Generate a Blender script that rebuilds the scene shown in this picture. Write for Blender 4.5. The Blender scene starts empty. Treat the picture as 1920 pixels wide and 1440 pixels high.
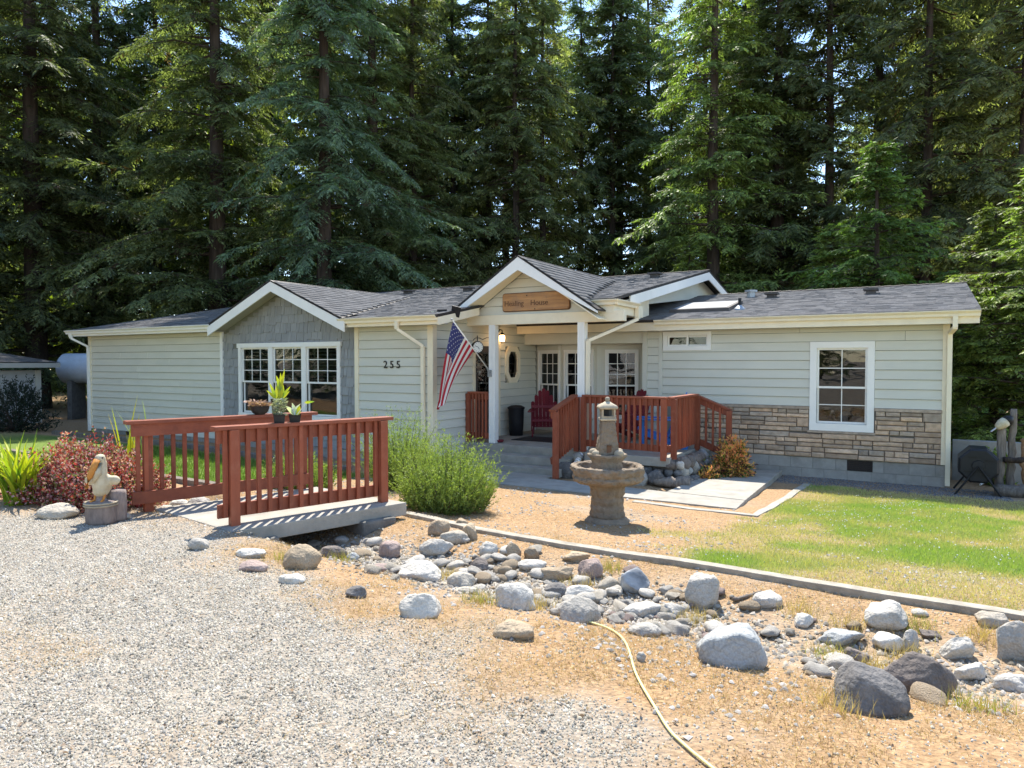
import bpy, bmesh, math, random
import numpy as np
from mathutils import Vector, Matrix, noise as mnoise
R_ = math.radians
rnd = random.Random(7)
rng = np.random.default_rng(11)
SC = bpy.context.scene
COL = SC.collection

# ------------------------------------------------------------------ camera, sky, sun, exposure
CAMH, FPX, YAW, PITCH = 1.6, 1300.0, R_(30.5), math.atan(40 / 1300)
cd = bpy.data.cameras.new('camera'); cam = bpy.data.objects.new('camera', cd); COL.objects.link(cam)
cd.sensor_width = 36; cd.lens = 36 * FPX / 1920; cd.clip_start = 0.05; cd.clip_end = 3000
cam.location = (0, 0, CAMH); cam.rotation_euler = (math.pi / 2 - PITCH, 0, YAW)
SC.camera = cam
SUN_EL, SUN_AZ = R_(58.5), (-0.52, 0.854)          # towards the sun, behind the house
w = bpy.data.worlds.new('World'); SC.world = w; w.use_nodes = True
wn = w.node_tree.nodes; wl = w.node_tree.links
sky = wn.new('ShaderNodeTexSky'); sky.sky_type = 'NISHITA'; sky.sun_disc = False
sky.sun_elevation = SUN_EL; sky.sun_rotation = math.atan2(SUN_AZ[0], SUN_AZ[1])
sky.air_density = 1.0; sky.dust_density = 0.1; sky.ozone_density = 2.0
bg = wn['Background']; bg.inputs[1].default_value = 0.122
wl.new(sky.outputs[0], bg.inputs[0])
sd = bpy.data.lights.new('sun', 'SUN'); sun = bpy.data.objects.new('sun', sd); COL.objects.link(sun)
sd.energy = 3.2; sd.angle = R_(0.53); sd.color = (1.0, 0.95, 0.87)
sdir = Vector((-SUN_AZ[0] * math.cos(SUN_EL), -SUN_AZ[1] * math.cos(SUN_EL), -math.sin(SUN_EL)))
sun.rotation_euler = sdir.to_track_quat('-Z', 'Y').to_euler(); sun.location = (-30, 40, 60)
vs = SC.view_settings; vs.view_transform = 'Standard'; vs.look = 'None'; vs.exposure = 1.68; vs.gamma = 1.0; vs.use_curve_mapping = False
SC.render.engine = 'CYCLES'
cy = SC.cycles; cy.use_denoising = True; cy.max_bounces = 6; cy.diffuse_bounces = 4; cy.glossy_bounces = 3
cy.transmission_bounces = 4; cy.transparent_max_bounces = 8; cy.sample_clamp_indirect = 6

# ------------------------------------------------------------------ helpers
_r = np.array([math.cos(YAW), math.sin(YAW), 0.]); _fh = np.array([-math.sin(YAW), math.cos(YAW), 0.])
_fw = _fh * math.cos(PITCH) + np.array([0, 0, -math.sin(PITCH)]); _up = _fh * math.sin(PITCH) + np.array([0, 0, math.cos(PITCH)])
_C = np.array([0, 0, CAMH])
def ray(px, py): return _fw + _r * (px - 960) / FPX - _up * (py - 720) / FPX
def onY(px, py, Y): d = ray(px, py); return _C + d * (Y / d[1])
def onX(px, py, X): d = ray(px, py); return _C + d * (X / d[0])
def onZ(px, py, Z): d = ray(px, py); return _C + d * ((Z - CAMH) / d[2])
def at_depth(px, D):
    d = _fh + _r * (px - 960) / FPX
    return d[0] * D, d[1] * D
def proj(p):
    v = np.array(p) - _C; q = v @ _fw
    return 960 + FPX * (v @ _r) / q, 720 - FPX * (v @ _up) / q

def tag(o, label=None, cat=None, group=None, kind=None):
    if label: o['label'] = label
    if cat: o['category'] = cat
    if group: o['group'] = group
    if kind: o['kind'] = kind
    return o
WROOT = set()
def empty(name, loc=(0, 0, 0), rz=0, world=False):
    o = bpy.data.objects.new(name, None); COL.objects.link(o); o.location = loc; o.rotation_euler = (0, 0, rz)
    o.empty_display_size = 0.2
    if world: WROOT.add(o.name)
    return o
def link(o, parent=None):
    COL.objects.link(o)
    if parent is not None:
        o.parent = parent
        if parent.name in WROOT: o.matrix_parent_inverse = Matrix.Translation(-Vector(parent.location))
    return o
def mesh_np(name, verts, faces, mats, cols=None, smooth=False, midx=None):
    """verts (n,3) array, faces (m,k) array"""
    verts = np.asarray(verts, np.float32); faces = np.asarray(faces, np.int32)
    me = bpy.data.meshes.new(name); n, k = faces.shape
    me.vertices.add(len(verts)); me.vertices.foreach_set('co', verts.ravel())
    me.loops.add(n * k); me.loops.foreach_set('vertex_index', faces.ravel())
    me.polygons.add(n); me.polygons.foreach_set('loop_start', np.arange(0, n * k, k, dtype=np.int32))
    me.polygons.foreach_set('loop_total', np.full(n, k, np.int32))
    if midx is not None: me.polygons.foreach_set('material_index', np.asarray(midx, np.int32))
    if smooth: me.polygons.foreach_set('use_smooth', np.ones(n, bool))
    if cols is not None:
        a = me.color_attributes.new('Col', 'FLOAT_COLOR', 'POINT')
        c4 = np.ones((len(verts), 4), np.float32); c4[:, :3] = cols
        a.data.foreach_set('color', c4.ravel())
    for m in (mats if isinstance(mats, (list, tuple)) else [mats]): me.materials.append(m)
    me.update(calc_edges=True); me.validate()
    return me
def obj_np(name, verts, faces, mats, parent=None, **kw):
    return link(bpy.data.objects.new(name, mesh_np(name, verts, faces, mats, **kw)), parent)

class MB:
    def __init__(s): s.v = []; s.f = []; s.m = []
    def add(s, vs, fs, m=0):
        b = len(s.v); s.v += [tuple(p) for p in vs]
        for f in fs: s.f.append(tuple(i + b for i in f)); s.m.append(m)
        return s
    def hexa(s, p, m=0):      # 8 points: bottom 4 ccw, top 4 ccw
        return s.add(p, [(3, 2, 1, 0), (4, 5, 6, 7), (0, 1, 5, 4), (1, 2, 6, 5), (2, 3, 7, 6), (3, 0, 4, 7)], m)
    def box(s, x0, y0, z0, x1, y1, z1, m=0):
        x0, x1 = min(x0, x1), max(x0, x1); y0, y1 = min(y0, y1), max(y0, y1); z0, z1 = min(z0, z1), max(z0, z1)
        return s.hexa([(x0, y0, z0), (x1, y0, z0), (x1, y1, z0), (x0, y1, z0), (x0, y0, z1), (x1, y0, z1), (x1, y1, z1), (x0, y1, z1)], m)
    def bar(s, p, q, wd, ht, m=0, up=(0, 0, 1)):
        p, q = Vector(p), Vector(q); d = (q - p).normalized(); u = Vector(up)
        if abs(d.dot(u)) > .95: u = Vector((0, 1, 0))
        sd_ = d.cross(u).normalized() * wd / 2; uu = sd_.cross(d).normalized() * ht / 2
        return s.hexa([p - sd_ - uu, p + sd_ - uu, q + sd_ - uu, q - sd_ - uu, p - sd_ + uu, p + sd_ + uu, q + sd_ + uu, q - sd_ + uu], m)
    def prism(s, poly, off, m=0):
        n = len(poly); off = Vector(off); a = [Vector(p) for p in poly]; b = [p + off for p in a]
        s.add(a + b, [tuple(range(n - 1, -1, -1)), tuple(range(n, 2 * n))] + [(i, (i + 1) % n, n + (i + 1) % n, n + i) for i in range(n)], m)
        return s
    def tube(s, path, rad, n=8, m=0, caps=True):
        path = [Vector(p) for p in path]; k = len(path)
        if not hasattr(rad, '__len__'): rad = [rad] * k
        vs = []; up = Vector((0, 0, 1))
        for i, p in enumerate(path):
            d = (path[min(i + 1, k - 1)] - path[max(i - 1, 0)]).normalized()
            u = up if abs(d.z) < .95 else Vector((1, 0, 0))
            a = d.cross(u).normalized(); b = d.cross(a).normalized()
            for j in range(n):
                t = 2 * math.pi * j / n; vs.append(p + (a * math.cos(t) + b * math.sin(t)) * rad[i])
        fs = [(i * n + j, i * n + (j + 1) % n, (i + 1) * n + (j + 1) % n, (i + 1) * n + j) for i in range(k - 1) for j in range(n)]
        if caps: fs += [tuple(range(n - 1, -1, -1)), tuple(range((k - 1) * n, k * n))]
        return s.add(vs, fs, m)
    def lathe(s, prof, n=24, c=(0, 0, 0), fn=None, m=0, caps=True):
        vs = []
        for i, (r, z) in enumerate(prof):
            for j in range(n):
                t = 2 * math.pi * j / n; rr, dz = (r, 0) if fn is None else fn(r, z, t)
                vs.append((c[0] + rr * math.cos(t), c[1] + rr * math.sin(t), c[2] + z + dz))
        k = len(prof)
        fs = [(i * n + j, i * n + (j + 1) % n, (i + 1) * n + (j + 1) % n, (i + 1) * n + j) for i in range(k - 1) for j in range(n)]
        if caps: fs += [tuple(range(n - 1, -1, -1)), tuple(range((k - 1) * n, k * n))]
        return s.add(vs, fs, m)
    def sphere(s, c, r, nu=14, nv=9, m=0):
        r = r if hasattr(r, '__len__') else (r, r, r); c = Vector(c)
        vs = [c + Vector((0, 0, -r[2]))]
        for i in range(1, nv):
            a = -math.pi / 2 + math.pi * i / nv
            for j in range(nu):
                t = 2 * math.pi * j / nu; vs.append(c + Vector((r[0] * math.cos(a) * math.cos(t), r[1] * math.cos(a) * math.sin(t), r[2] * math.sin(a))))
        vs.append(c + Vector((0, 0, r[2]))); top = len(vs) - 1
        fs = [(0, 1 + (j + 1) % nu, 1 + j) for j in range(nu)]
        for i in range(nv - 2):
            for j in range(nu): fs.append((1 + i * nu + j, 1 + i * nu + (j + 1) % nu, 1 + (i + 1) * nu + (j + 1) % nu, 1 + (i + 1) * nu + j))
        b = 1 + (nv - 2) * nu
        fs += [(b + j, b + (j + 1) % nu, top) for j in range(nu)]
        return s.add(vs, fs, m)
    def mesh(s, name, mats, smooth=False, bev=0):
        me = bpy.data.meshes.new(name); me.from_pydata(s.v, [], s.f)
        for m in (mats if isinstance(mats, (list, tuple)) else [mats]): me.materials.append(m)
        if len(set(s.m)) > 1: me.polygons.foreach_set('material_index', s.m)
        if smooth or bev:
            if bev:
                bm = bmesh.new(); bm.from_mesh(me)
                bmesh.ops.bevel(bm, geom=[e for e in bm.edges if e.is_manifold and e.calc_face_angle(0) > .6], offset=bev, segments=2, affect='EDGES', profile=.6, clamp_overlap=True)
                bm.to_mesh(me); bm.free()
            if smooth: me.polygons.foreach_set('use_smooth', [True] * len(me.polygons))
        me.update(); return me
    def build(s, name, mats, parent=None, smooth=False, bev=0):
        return link(bpy.data.objects.new(name, s.mesh(name, mats, smooth, bev)), parent)

def copy_tree(o, parent=None):
    c = o.copy(); COL.objects.link(c); c.parent = parent
    for ch in [x for x in o.children]: copy_tree(ch, c)
    return c

# value noise (numpy) for masks and heights
_perm = rng.random((256, 256)).astype(np.float32)
def vnoise(x, y, s=1.0, o=0):
    x = np.asarray(x, float) * s + 37.3 + o * 17.7; y = np.asarray(y, float) * s + 91.1 + o * 5.3
    i = np.floor(x).astype(int); j = np.floor(y).astype(int); fx = x - i; fy = y - j
    fx = fx * fx * (3 - 2 * fx); fy = fy * fy * (3 - 2 * fy)
    g = lambda a, b: _perm[a & 255, b & 255]
    return (g(i, j) * (1 - fx) + g(i + 1, j) * fx) * (1 - fy) + (g(i, j + 1) * (1 - fx) + g(i + 1, j + 1) * fx) * fy
def fbm(x, y, s=1.0, o=0): return (vnoise(x, y, s, o) * .5 + vnoise(x, y, s * 2.1, o + 1) * .3 + vnoise(x, y, s * 4.3, o + 2) * .2)
def sstep(a, b, x): t = np.clip((np.asarray(x) - a) / (b - a), 0, 1); return t * t * (3 - 2 * t)

# ------------------------------------------------------------------ materials
def nt(name):
    m = bpy.data.materials.new(name); m.use_nodes = True; t = m.node_tree; t.nodes.clear()
    out = t.nodes.new('ShaderNodeOutputMaterial'); return m, t, out
def node(t, typ, **kw):
    n = t.nodes.new(typ)
    for k, v in kw.items():
        if k.startswith('i_'): n.inputs[int(k[2:])].default_value = v
        else: setattr(n, k, v)
    return n
def rgba(c): return (c[0], c[1], c[2], 1)
def mk(name, col, col2=None, rough=.75, var=.25, scale=6, bump=.15, bscale=60, rand=.12, spec=.3, stretch=(1, 1, 1), metal=0, detail=6, attr=False, dirt=None, dirtamt=.0, dirtscale=2.0, bdist=.01):
    m, t, out = nt(name); L = t.links
    tc = node(t, 'ShaderNodeTexCoord'); oi = node(t, 'ShaderNodeObjectInfo')
    ad = node(t, 'ShaderNodeVectorMath', operation='ADD'); sc = node(t, 'ShaderNodeVectorMath', operation='SCALE'); 
    cb = node(t, 'ShaderNodeCombineXYZ'); L.new(oi.outputs['Random'], cb.inputs[0]); L.new(oi.outputs['Random'], cb.inputs[1]); L.new(oi.outputs['Random'], cb.inputs[2])
    L.new(cb.outputs[0], sc.inputs[0]); sc.inputs['Scale'].default_value = 50
    mp = node(t, 'ShaderNodeMapping'); mp.inputs['Scale'].default_value = stretch
    L.new(tc.outputs['Object'], ad.inputs[0]); L.new(sc.outputs[0], ad.inputs[1]); L.new(ad.outputs[0], mp.inputs[0])
    n1 = node(t, 'ShaderNodeTexNoise'); n1.inputs['Scale'].default_value = scale; n1.inputs['Detail'].default_value = detail; n1.inputs['Roughness'].default_value = .6
    L.new(mp.outputs[0], n1.inputs['Vector'])
    rp = node(t, 'ShaderNodeMapRange'); rp.inputs[1].default_value = .3; rp.inputs[2].default_value = .7
    L.new(n1.outputs['Fac'], rp.inputs[0])
    mx = node(t, 'ShaderNodeMix', data_type='RGBA')
    c2 = col2 if col2 else tuple(c * (1 - var) for c in col); c1 = col if col2 else tuple(min(1, c * (1 + var * .6)) for c in col)
    mx.inputs[6].default_value = rgba(c2); mx.inputs[7].default_value = rgba(c1)
    L.new(rp.outputs[0], mx.inputs[0]); cur = mx.outputs[2]
    if attr:
        at = node(t, 'ShaderNodeAttribute', attribute_name='Col'); mm = node(t, 'ShaderNodeMix', data_type='RGBA', blend_type='MULTIPLY'); mm.inputs[0].default_value = 1
        L.new(cur, mm.inputs[6]); L.new(at.outputs['Color'], mm.inputs[7]); cur = mm.outputs[2]
    if rand:
        mr = node(t, 'ShaderNodeMapRange'); mr.inputs[3].default_value = 1 - rand; mr.inputs[4].default_value = 1 + rand
        L.new(oi.outputs['Random'], mr.inputs[0]); hs = node(t, 'ShaderNodeHueSaturation'); L.new(mr.outputs[0], hs.inputs['Value']); L.new(cur, hs.inputs['Color']); cur = hs.outputs[0]
    if dirt:
        n3 = node(t, 'ShaderNodeTexNoise'); n3.inputs['Scale'].default_value = dirtscale; n3.inputs['Detail'].default_value = 8; n3.inputs['Roughness'].default_value = .7
        L.new(ad.outputs[0], n3.inputs['Vector']); r3 = node(t, 'ShaderNodeMapRange'); r3.inputs[1].default_value = .5; r3.inputs[2].default_value = .75; r3.inputs[4].default_value = dirtamt
        L.new(n3.outputs['Fac'], r3.inputs[0]); m3 = node(t, 'ShaderNodeMix', data_type='RGBA'); m3.inputs[7].default_value = rgba(dirt)
        L.new(r3.outputs[0], m3.inputs[0]); L.new(cur, m3.inputs[6]); cur = m3.outputs[2]
    b = node(t, 'ShaderNodeBsdfPrincipled'); b.inputs['Roughness'].default_value = rough; b.inputs['Metallic'].default_value = metal
    b.inputs['Specular IOR Level'].default_value = spec; L.new(cur, b.inputs['Base Color'])
    if bump:
        n2 = node(t, 'ShaderNodeTexNoise'); n2.inputs['Scale'].default_value = bscale; n2.inputs['Detail'].default_value = 5; L.new(mp.outputs[0], n2.inputs['Vector'])
        bp = node(t, 'ShaderNodeBump'); bp.inputs['Strength'].default_value = bump; bp.inputs['Distance'].default_value = bdist
        L.new(n2.outputs['Fac'], bp.inputs['Height']); L.new(bp.outputs[0], b.inputs['Normal'])
    L.new(b.outputs[0], out.inputs[0]); return m
def leafmat(name, col=(1, 1, 1), trans=.35, rough=.55, tint=(1.1, 1.25, .55), rand=.12, hue=.0):
    m, t, out = nt(name); L = t.links
    at = node(t, 'ShaderNodeAttribute', attribute_name='Col'); oi = node(t, 'ShaderNodeObjectInfo')
    mm = node(t, 'ShaderNodeMix', data_type='RGBA', blend_type='MULTIPLY'); mm.inputs[0].default_value = 1; mm.inputs[7].default_value = rgba(col); L.new(at.outputs['Color'], mm.inputs[6])
    mr = node(t, 'ShaderNodeMapRange'); mr.inputs[3].default_value = 1 - rand; mr.inputs[4].default_value = 1 + rand; L.new(oi.outputs['Random'], mr.inputs[0])
    hs = node(t, 'ShaderNodeHueSaturation'); L.new(mr.outputs[0], hs.inputs['Value']); L.new(mm.outputs[2], hs.inputs['Color'])
    if hue:
        fr = node(t, 'ShaderNodeMath', operation='MULTIPLY'); fr.inputs[1].default_value = 13.7; f2 = node(t, 'ShaderNodeMath', operation='FRACT'); L.new(oi.outputs['Random'], fr.inputs[0]); L.new(fr.outputs[0], f2.inputs[0])
        m2 = node(t, 'ShaderNodeMapRange'); m2.inputs[3].default_value = .5 - hue; m2.inputs[4].default_value = .5 + hue * .6; L.new(f2.outputs[0], m2.inputs[0]); L.new(m2.outputs[0], hs.inputs['Hue'])
    b = node(t, 'ShaderNodeBsdfPrincipled'); b.inputs['Roughness'].default_value = rough; b.inputs['Specular IOR Level'].default_value = .35; L.new(hs.outputs[0], b.inputs['Base Color'])
    tr = node(t, 'ShaderNodeBsdfTranslucent'); tm = node(t, 'ShaderNodeMix', data_type='RGBA', blend_type='MULTIPLY'); tm.inputs[0].default_value = 1; tm.inputs[7].default_value = rgba(tint)
    L.new(hs.outputs[0], tm.inputs[6]); L.new(tm.outputs[2], tr.inputs[0])
    ms = node(t, 'ShaderNodeMixShader'); ms.inputs[0].default_value = trans; L.new(b.outputs[0], ms.inputs[1]); L.new(tr.outputs[0], ms.inputs[2]); L.new(ms.outputs[0], out.inputs[0]); return m
def glassmat():
    m, t, out = nt('window_glass'); L = t.links
    fr = node(t, 'ShaderNodeFresnel'); fr.inputs[0].default_value = 1.75
    tr = node(t, 'ShaderNodeBsdfTransparent'); tr.inputs[0].default_value = (.55, .6, .58, 1); gl = node(t, 'ShaderNodeBsdfGlossy'); gl.inputs['Roughness'].default_value = .015
    n = node(t, 'ShaderNodeTexNoise'); n.inputs['Scale'].default_value = 1.6; tc = node(t, 'ShaderNodeTexCoord'); L.new(tc.outputs['Object'], n.inputs['Vector'])
    bp = node(t, 'ShaderNodeBump'); bp.inputs['Strength'].default_value = .05; bp.inputs['Distance'].default_value = .1; L.new(n.outputs['Fac'], bp.inputs['Height']); L.new(bp.outputs[0], gl.inputs['Normal'])
    ms = node(t, 'ShaderNodeMixShader'); L.new(fr.outputs[0], ms.inputs[0]); L.new(tr.outputs[0], ms.inputs[1]); L.new(gl.outputs[0], ms.inputs[2]); L.new(ms.outputs[0], out.inputs[0]); return m
def emitmat(name, col, s):
    m, t, out = nt(name); e = node(t, 'ShaderNodeEmission'); e.inputs[0].default_value = rgba(col); e.inputs[1].default_value = s; t.links.new(e.outputs[0], out.inputs[0]); return m

M = {}
M['siding'] = mk('sage_siding', (.655, .63, .525), var=.05, scale=2.0, bump=.10, bscale=40, rand=.03, stretch=(.5, .5, 2), rough=.65, dirt=(.48, .48, .40), dirtamt=.25, dirtscale=.9)
M['core'] = mk('wall_core_lap_shade', (.20, .20, .17), var=.1, bump=0)  # kept dark so the gaps between siding boards read as shadow lines
M['shake'] = mk('grey_shakes', (.30, .30, .29), var=.12, scale=5, bump=.35, bscale=12, rand=.10, stretch=(9, 9, .6), rough=.7)
M['trim'] = mk('cream_trim', (.86, .755, .55), var=.05, scale=3, bump=.05, rand=.02, rough=.55, dirt=(.6, .5, .34), dirtamt=.3, dirtscale=2.5)
M['white'] = mk('white_paint', (.85, .825, .76), var=.03, scale=3, bump=.03, rand=.015, rough=.5, dirt=(.6, .57, .5), dirtamt=.2, dirtscale=2)
M['vinyl'] = mk('white_vinyl', (.87, .84, .77), var=.02, bump=0, rough=.4, rand=.01)
M['glass'] = glassmat()
M['room'] = mk('unlit_room_tone', (.022, .022, .024), var=.2, bump=0, rough=.9)  # near-black tone stands for the lack of light indoors
M['curtain'] = mk('shutter_paint', (.16, .20, .18), var=.15, bump=0)
M['shingle'] = mk('asphalt_shingle', (.155, .15, .142), var=.3, scale=60, bump=.3, bscale=220, rand=0, attr=True, rough=.9, dirt=(.12, .115, .105), dirtamt=.2, dirtscale=.8)
M['drip'] = mk('dark_drip_edge', (.03, .026, .024), bump=0, rough=.6)
M['soffit'] = mk('soffit_panel', (.42, .40, .33), var=.06, bump=.05)
M['red'] = mk('redwood_stain', (.315, .085, .039), (.20, .052, .027), var=.2, scale=5, bump=.4, bscale=30, rand=.20, stretch=(1, 1, .12), rough=.6, dirt=(.40, .17, .10), dirtamt=.40, dirtscale=7)
M['redh'] = mk('redwood_stain_cap', (.325, .092, .044), (.21, .057, .031), scale=5, bump=.2, bscale=30, rand=.06, rough=.5, dirt=(.11, .035, .022), dirtamt=.35, dirtscale=4)
M['concrete'] = mk('concrete', (.34, .312, .26), var=.18, scale=5, bump=.35, bscale=90, rand=.05, rough=.9, dirt=(.19, .18, .15), dirtamt=.6, dirtscale=2.2)
M['oldconc'] = mk('weathered_kerb', (.40, .355, .28), var=.3, scale=9, bump=.6, bscale=60, rough=.95, dirt=(.17, .145, .11), dirtamt=.7, dirtscale=5)
M['block'] = mk('foundation_block', (.35, .325, .28), var=.15, scale=7, bump=.4, bscale=110, rand=.09, rough=.95, dirt=(.15, .15, .12), dirtamt=.5, dirtscale=2)
M['darkconc'] = mk('dark_concrete', (.17, .16, .14), var=.3, scale=8, bump=.5, bscale=60, rough=.95)  # plain darker concrete tone
M['ledge'] = mk('ledgestone', (.60, .425, .285), var=.3, scale=9, bump=.7, bscale=28, rand=.30, rough=.9, dirt=(.38, .29, .22), dirtamt=.6, dirtscale=5, bdist=.02)
M['ledge2'] = mk('ledgestone_grey', (.46, .36, .27), var=.3, scale=9, bump=.7, bscale=28, rand=.25, rough=.9, dirt=(.30, .25, .19), dirtamt=.5, dirtscale=5, bdist=.02)
M['mortar'] = mk('mortar_bed', (.15, .135, .115), var=.2, bump=.3)
M['bark'] = mk('conifer_bark', (.10, .072, .055), (.035, .026, .021), scale=7, bump=.9, bscale=16, stretch=(1, 1, .13), rough=.95, rand=.2, bdist=.05)
M['twig'] = mk('bough_wood', (.075, .055, .042), var=.3, bump=.2)
M['black'] = mk('black_plastic', (.018, .018, .02), var=.2, bump=.05, rough=.5)
M['iron'] = mk('black_iron', (.02, .018, .017), bump=.1, rough=.5, metal=.3)
M['potb'] = mk('black_nursery_pot', (.02, .019, .018), var=.3, bump=.1, rough=.55, dirt=(.08, .07, .055), dirtamt=.3, dirtscale=9)
M['soil'] = mk('potting_soil', (.06, .042, .03), var=.5, bump=.8, bscale=80)
M['adred'] = mk('red_resin_chair', (.17, .018, .026), var=.1, bump=.05, rough=.55, rand=.05)
M['adblue'] = mk('blue_resin_chair', (.02, .16, .50), var=.1, bump=.05, rough=.5, rand=.04)
M['door'] = mk('dark_storm_door', (.075, .062, .055), var=.1, bump=.05, rough=.45)
M['signwood'] = mk('carved_sign_board', (.52, .28, .12), (.30, .155, .075), scale=3.2, bump=.6, bscale=14, stretch=(.5, 1, 5), rough=.7, dirt=(.20, .15, .13), dirtamt=.6, dirtscale=3)
M['signdark'] = mk('carved_letter', (.15, .075, .04), bump=.1)
M['hose'] = mk('yellow_hose', (.72, .65, .28), var=.12, scale=20, bump=.05, rough=.45)
M['fount'] = mk('cast_stone', (.30, .235, .165), (.17, .13, .092), scale=9, bump=.9, bscale=26, rough=.95, dirt=(.10, .085, .065), dirtamt=.65, dirtscale=4.5, bdist=.03)
M['fountpale'] = mk('cast_stone_pale', (.46, .39, .28), (.30, .25, .18), scale=9, bump=.6, bscale=40, rough=.95)
M['driftwood'] = mk('weathered_wood', (.30, .25, .20), (.13, .105, .085), scale=5, bump=.8, bscale=20, stretch=(6, 6, .7), rough=.9, rand=.15, bdist=.02)
M['pelwhite'] = mk('painted_white_wood', (.60, .53, .38), (.42, .34, .21), scale=8, bump=.4, bscale=35, rough=.7)
M['pelorange'] = mk('painted_orange_bill', (.62, .27, .055), (.48, .19, .04), scale=10, bump=.3, bscale=35, rough=.6)
M['piling'] = mk('carved_piling', (.30, .235, .20), (.17, .135, .12), scale=8, bump=.7, bscale=30, stretch=(3, 3, 1), rough=.85)
M['tank'] = mk('pale_tank', (.55, .60, .66), var=.08, bump=.05, rough=.4, dirt=(.3, .28, .24), dirtamt=.4)
M['shedwall'] = mk('shed_wall', (.36, .37, .35), var=.1, bump=.1)  # wall colour lowered to carry the shade on the shed
M['trailer'] = mk('trailer_skin', (.78, .78, .76), var=.05, bump=0, rough=.35)
M['clockface'] = mk('clock_face', (.75, .73, .66), var=.05, bump=0)
M['brown'] = mk('brown_wall_vent', (.035, .025, .02), bump=0)
M['grille'] = mk('roof_vent_metal', (.10, .085, .075), bump=.05, rough=.6)
M['galv'] = mk('galvanised', (.45, .46, .46), bump=.05, rough=.4, metal=.5)
M['fl_red'] = mk('flag_red', (.42, .02, .035), var=.06, bump=.1, bscale=300, rough=.8, rand=0)
M['fl_white'] = mk('flag_white', (.70, .68, .63), var=.04, bump=.1, bscale=300, rough=.8, rand=0)
M['fl_blue'] = mk('flag_blue', (.045, .05, .16), var=.06, bump=.1, bscale=300, rough=.8, rand=0)
M['leaf'] = leafmat('leaf')
M['needle'] = leafmat('needle', trans=.50, rough=.6, rand=.28, hue=.035)
M['needle_s'] = leafmat('needle_sunlit_tone', trans=.42, rough=.55, hue=.03, rand=.25, tint=(.95, 1.2, .5))  # needle variant for foliage whose colours have sunlight put in
M['petal'] = leafmat('dry_leaf', trans=.2)
M['blade'] = leafmat('grass_blade', trans=.35, rand=0)
M['flowerw'] = mk('clover_white', (.8, .8, .76), bump=0)
M['lampglow'] = emitmat('lamp_glow', (1, .62, .28), 5)
def rockmat(name, c, c2, dirt=(.12, .11, .10), da=.35):
    m = mk(name, c, c2, scale=4.5, bump=.9, bscale=34, rand=.12, rough=.9, dirt=dirt, dirtamt=da, dirtscale=9, detail=12, bdist=.02); t = m.node_tree; L = t.links
    b = next(n for n in t.nodes if n.type == 'BSDF_PRINCIPLED'); src = b.inputs['Base Color'].links[0].from_socket; ad = next(n for n in t.nodes if n.type == 'VECT_MATH' and n.operation == 'ADD')
    wn_ = node(t, 'ShaderNodeTexNoise'); wn_.inputs['Scale'].default_value = 5; L.new(ad.outputs[0], wn_.inputs['Vector']); mv = node(t, 'ShaderNodeMix', data_type='VECTOR'); mv.inputs[0].default_value = .22; L.new(ad.outputs[0], mv.inputs[4]); L.new(wn_.outputs['Color'], mv.inputs[5])
    vo = node(t, 'ShaderNodeTexVoronoi', feature='DISTANCE_TO_EDGE'); vo.inputs['Scale'].default_value = 2.4; L.new(mv.outputs[1], vo.inputs['Vector'])
    r1 = node(t, 'ShaderNodeMapRange'); r1.inputs[1].default_value = .0; r1.inputs[2].default_value = .014; r1.inputs[3].default_value = .28; r1.inputs[4].default_value = 0; L.new(vo.outputs['Distance'], r1.inputs[0])
    m1 = node(t, 'ShaderNodeMix', data_type='RGBA'); m1.inputs[7].default_value = rgba(tuple(q * .35 for q in c2)); L.new(r1.outputs[0], m1.inputs[0]); L.new(src, m1.inputs[6])
    sn = node(t, 'ShaderNodeTexNoise'); sn.inputs['Scale'].default_value = 85; sn.inputs['Detail'].default_value = 3; L.new(ad.outputs[0], sn.inputs['Vector']); r2 = node(t, 'ShaderNodeMapRange'); r2.inputs[1].default_value = .35; r2.inputs[2].default_value = .65; r2.inputs[3].default_value = .86; r2.inputs[4].default_value = 1.10; L.new(sn.outputs['Fac'], r2.inputs[0])
    m2 = node(t, 'ShaderNodeVectorMath', operation='SCALE'); L.new(m1.outputs[2], m2.inputs[0]); L.new(r2.outputs[0], m2.inputs['Scale']); L.new(m2.outputs[0], b.inputs['Base Color']); return m
M['r_grey'] = rockmat('rock_grey', (.50, .46, .395), (.31, .285, .24))
M['r_blue'] = rockmat('rock_bluegrey', (.38, .38, .355), (.27, .275, .265), da=.25)
M['r_white'] = rockmat('rock_white', (.66, .61, .52), (.43, .395, .335))
M['r_tan'] = rockmat('rock_tan', (.42, .33, .22), (.29, .22, .145))
M['r_cream'] = rockmat('rock_cream', (.50, .45, .36), (.36, .31, .24))
M['r_dark'] = rockmat('rock_dark', (.19, .175, .16), (.10, .094, .088), dirt=(.34, .31, .27), da=.5)
M['r_brown'] = rockmat('rock_brown', (.22, .18, .15), (.13, .11, .095))
M['r_pink'] = rockmat('rock_pinkish', (.36, .27, .225), (.26, .20, .175))
M['r_streak'] = mk('rock_streaked', (.50, .51, .51), (.055, .06, .065), scale=3.2, bump=.7, bscale=20, stretch=(1, 2.5, 1.2), rough=.85, rand=0, detail=10)
M['peb'] = mk('pebbles', (1, 1, 1), var=.2, scale=30, bump=.2, bscale=200, rand=0, attr=True, rough=.9)

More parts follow.
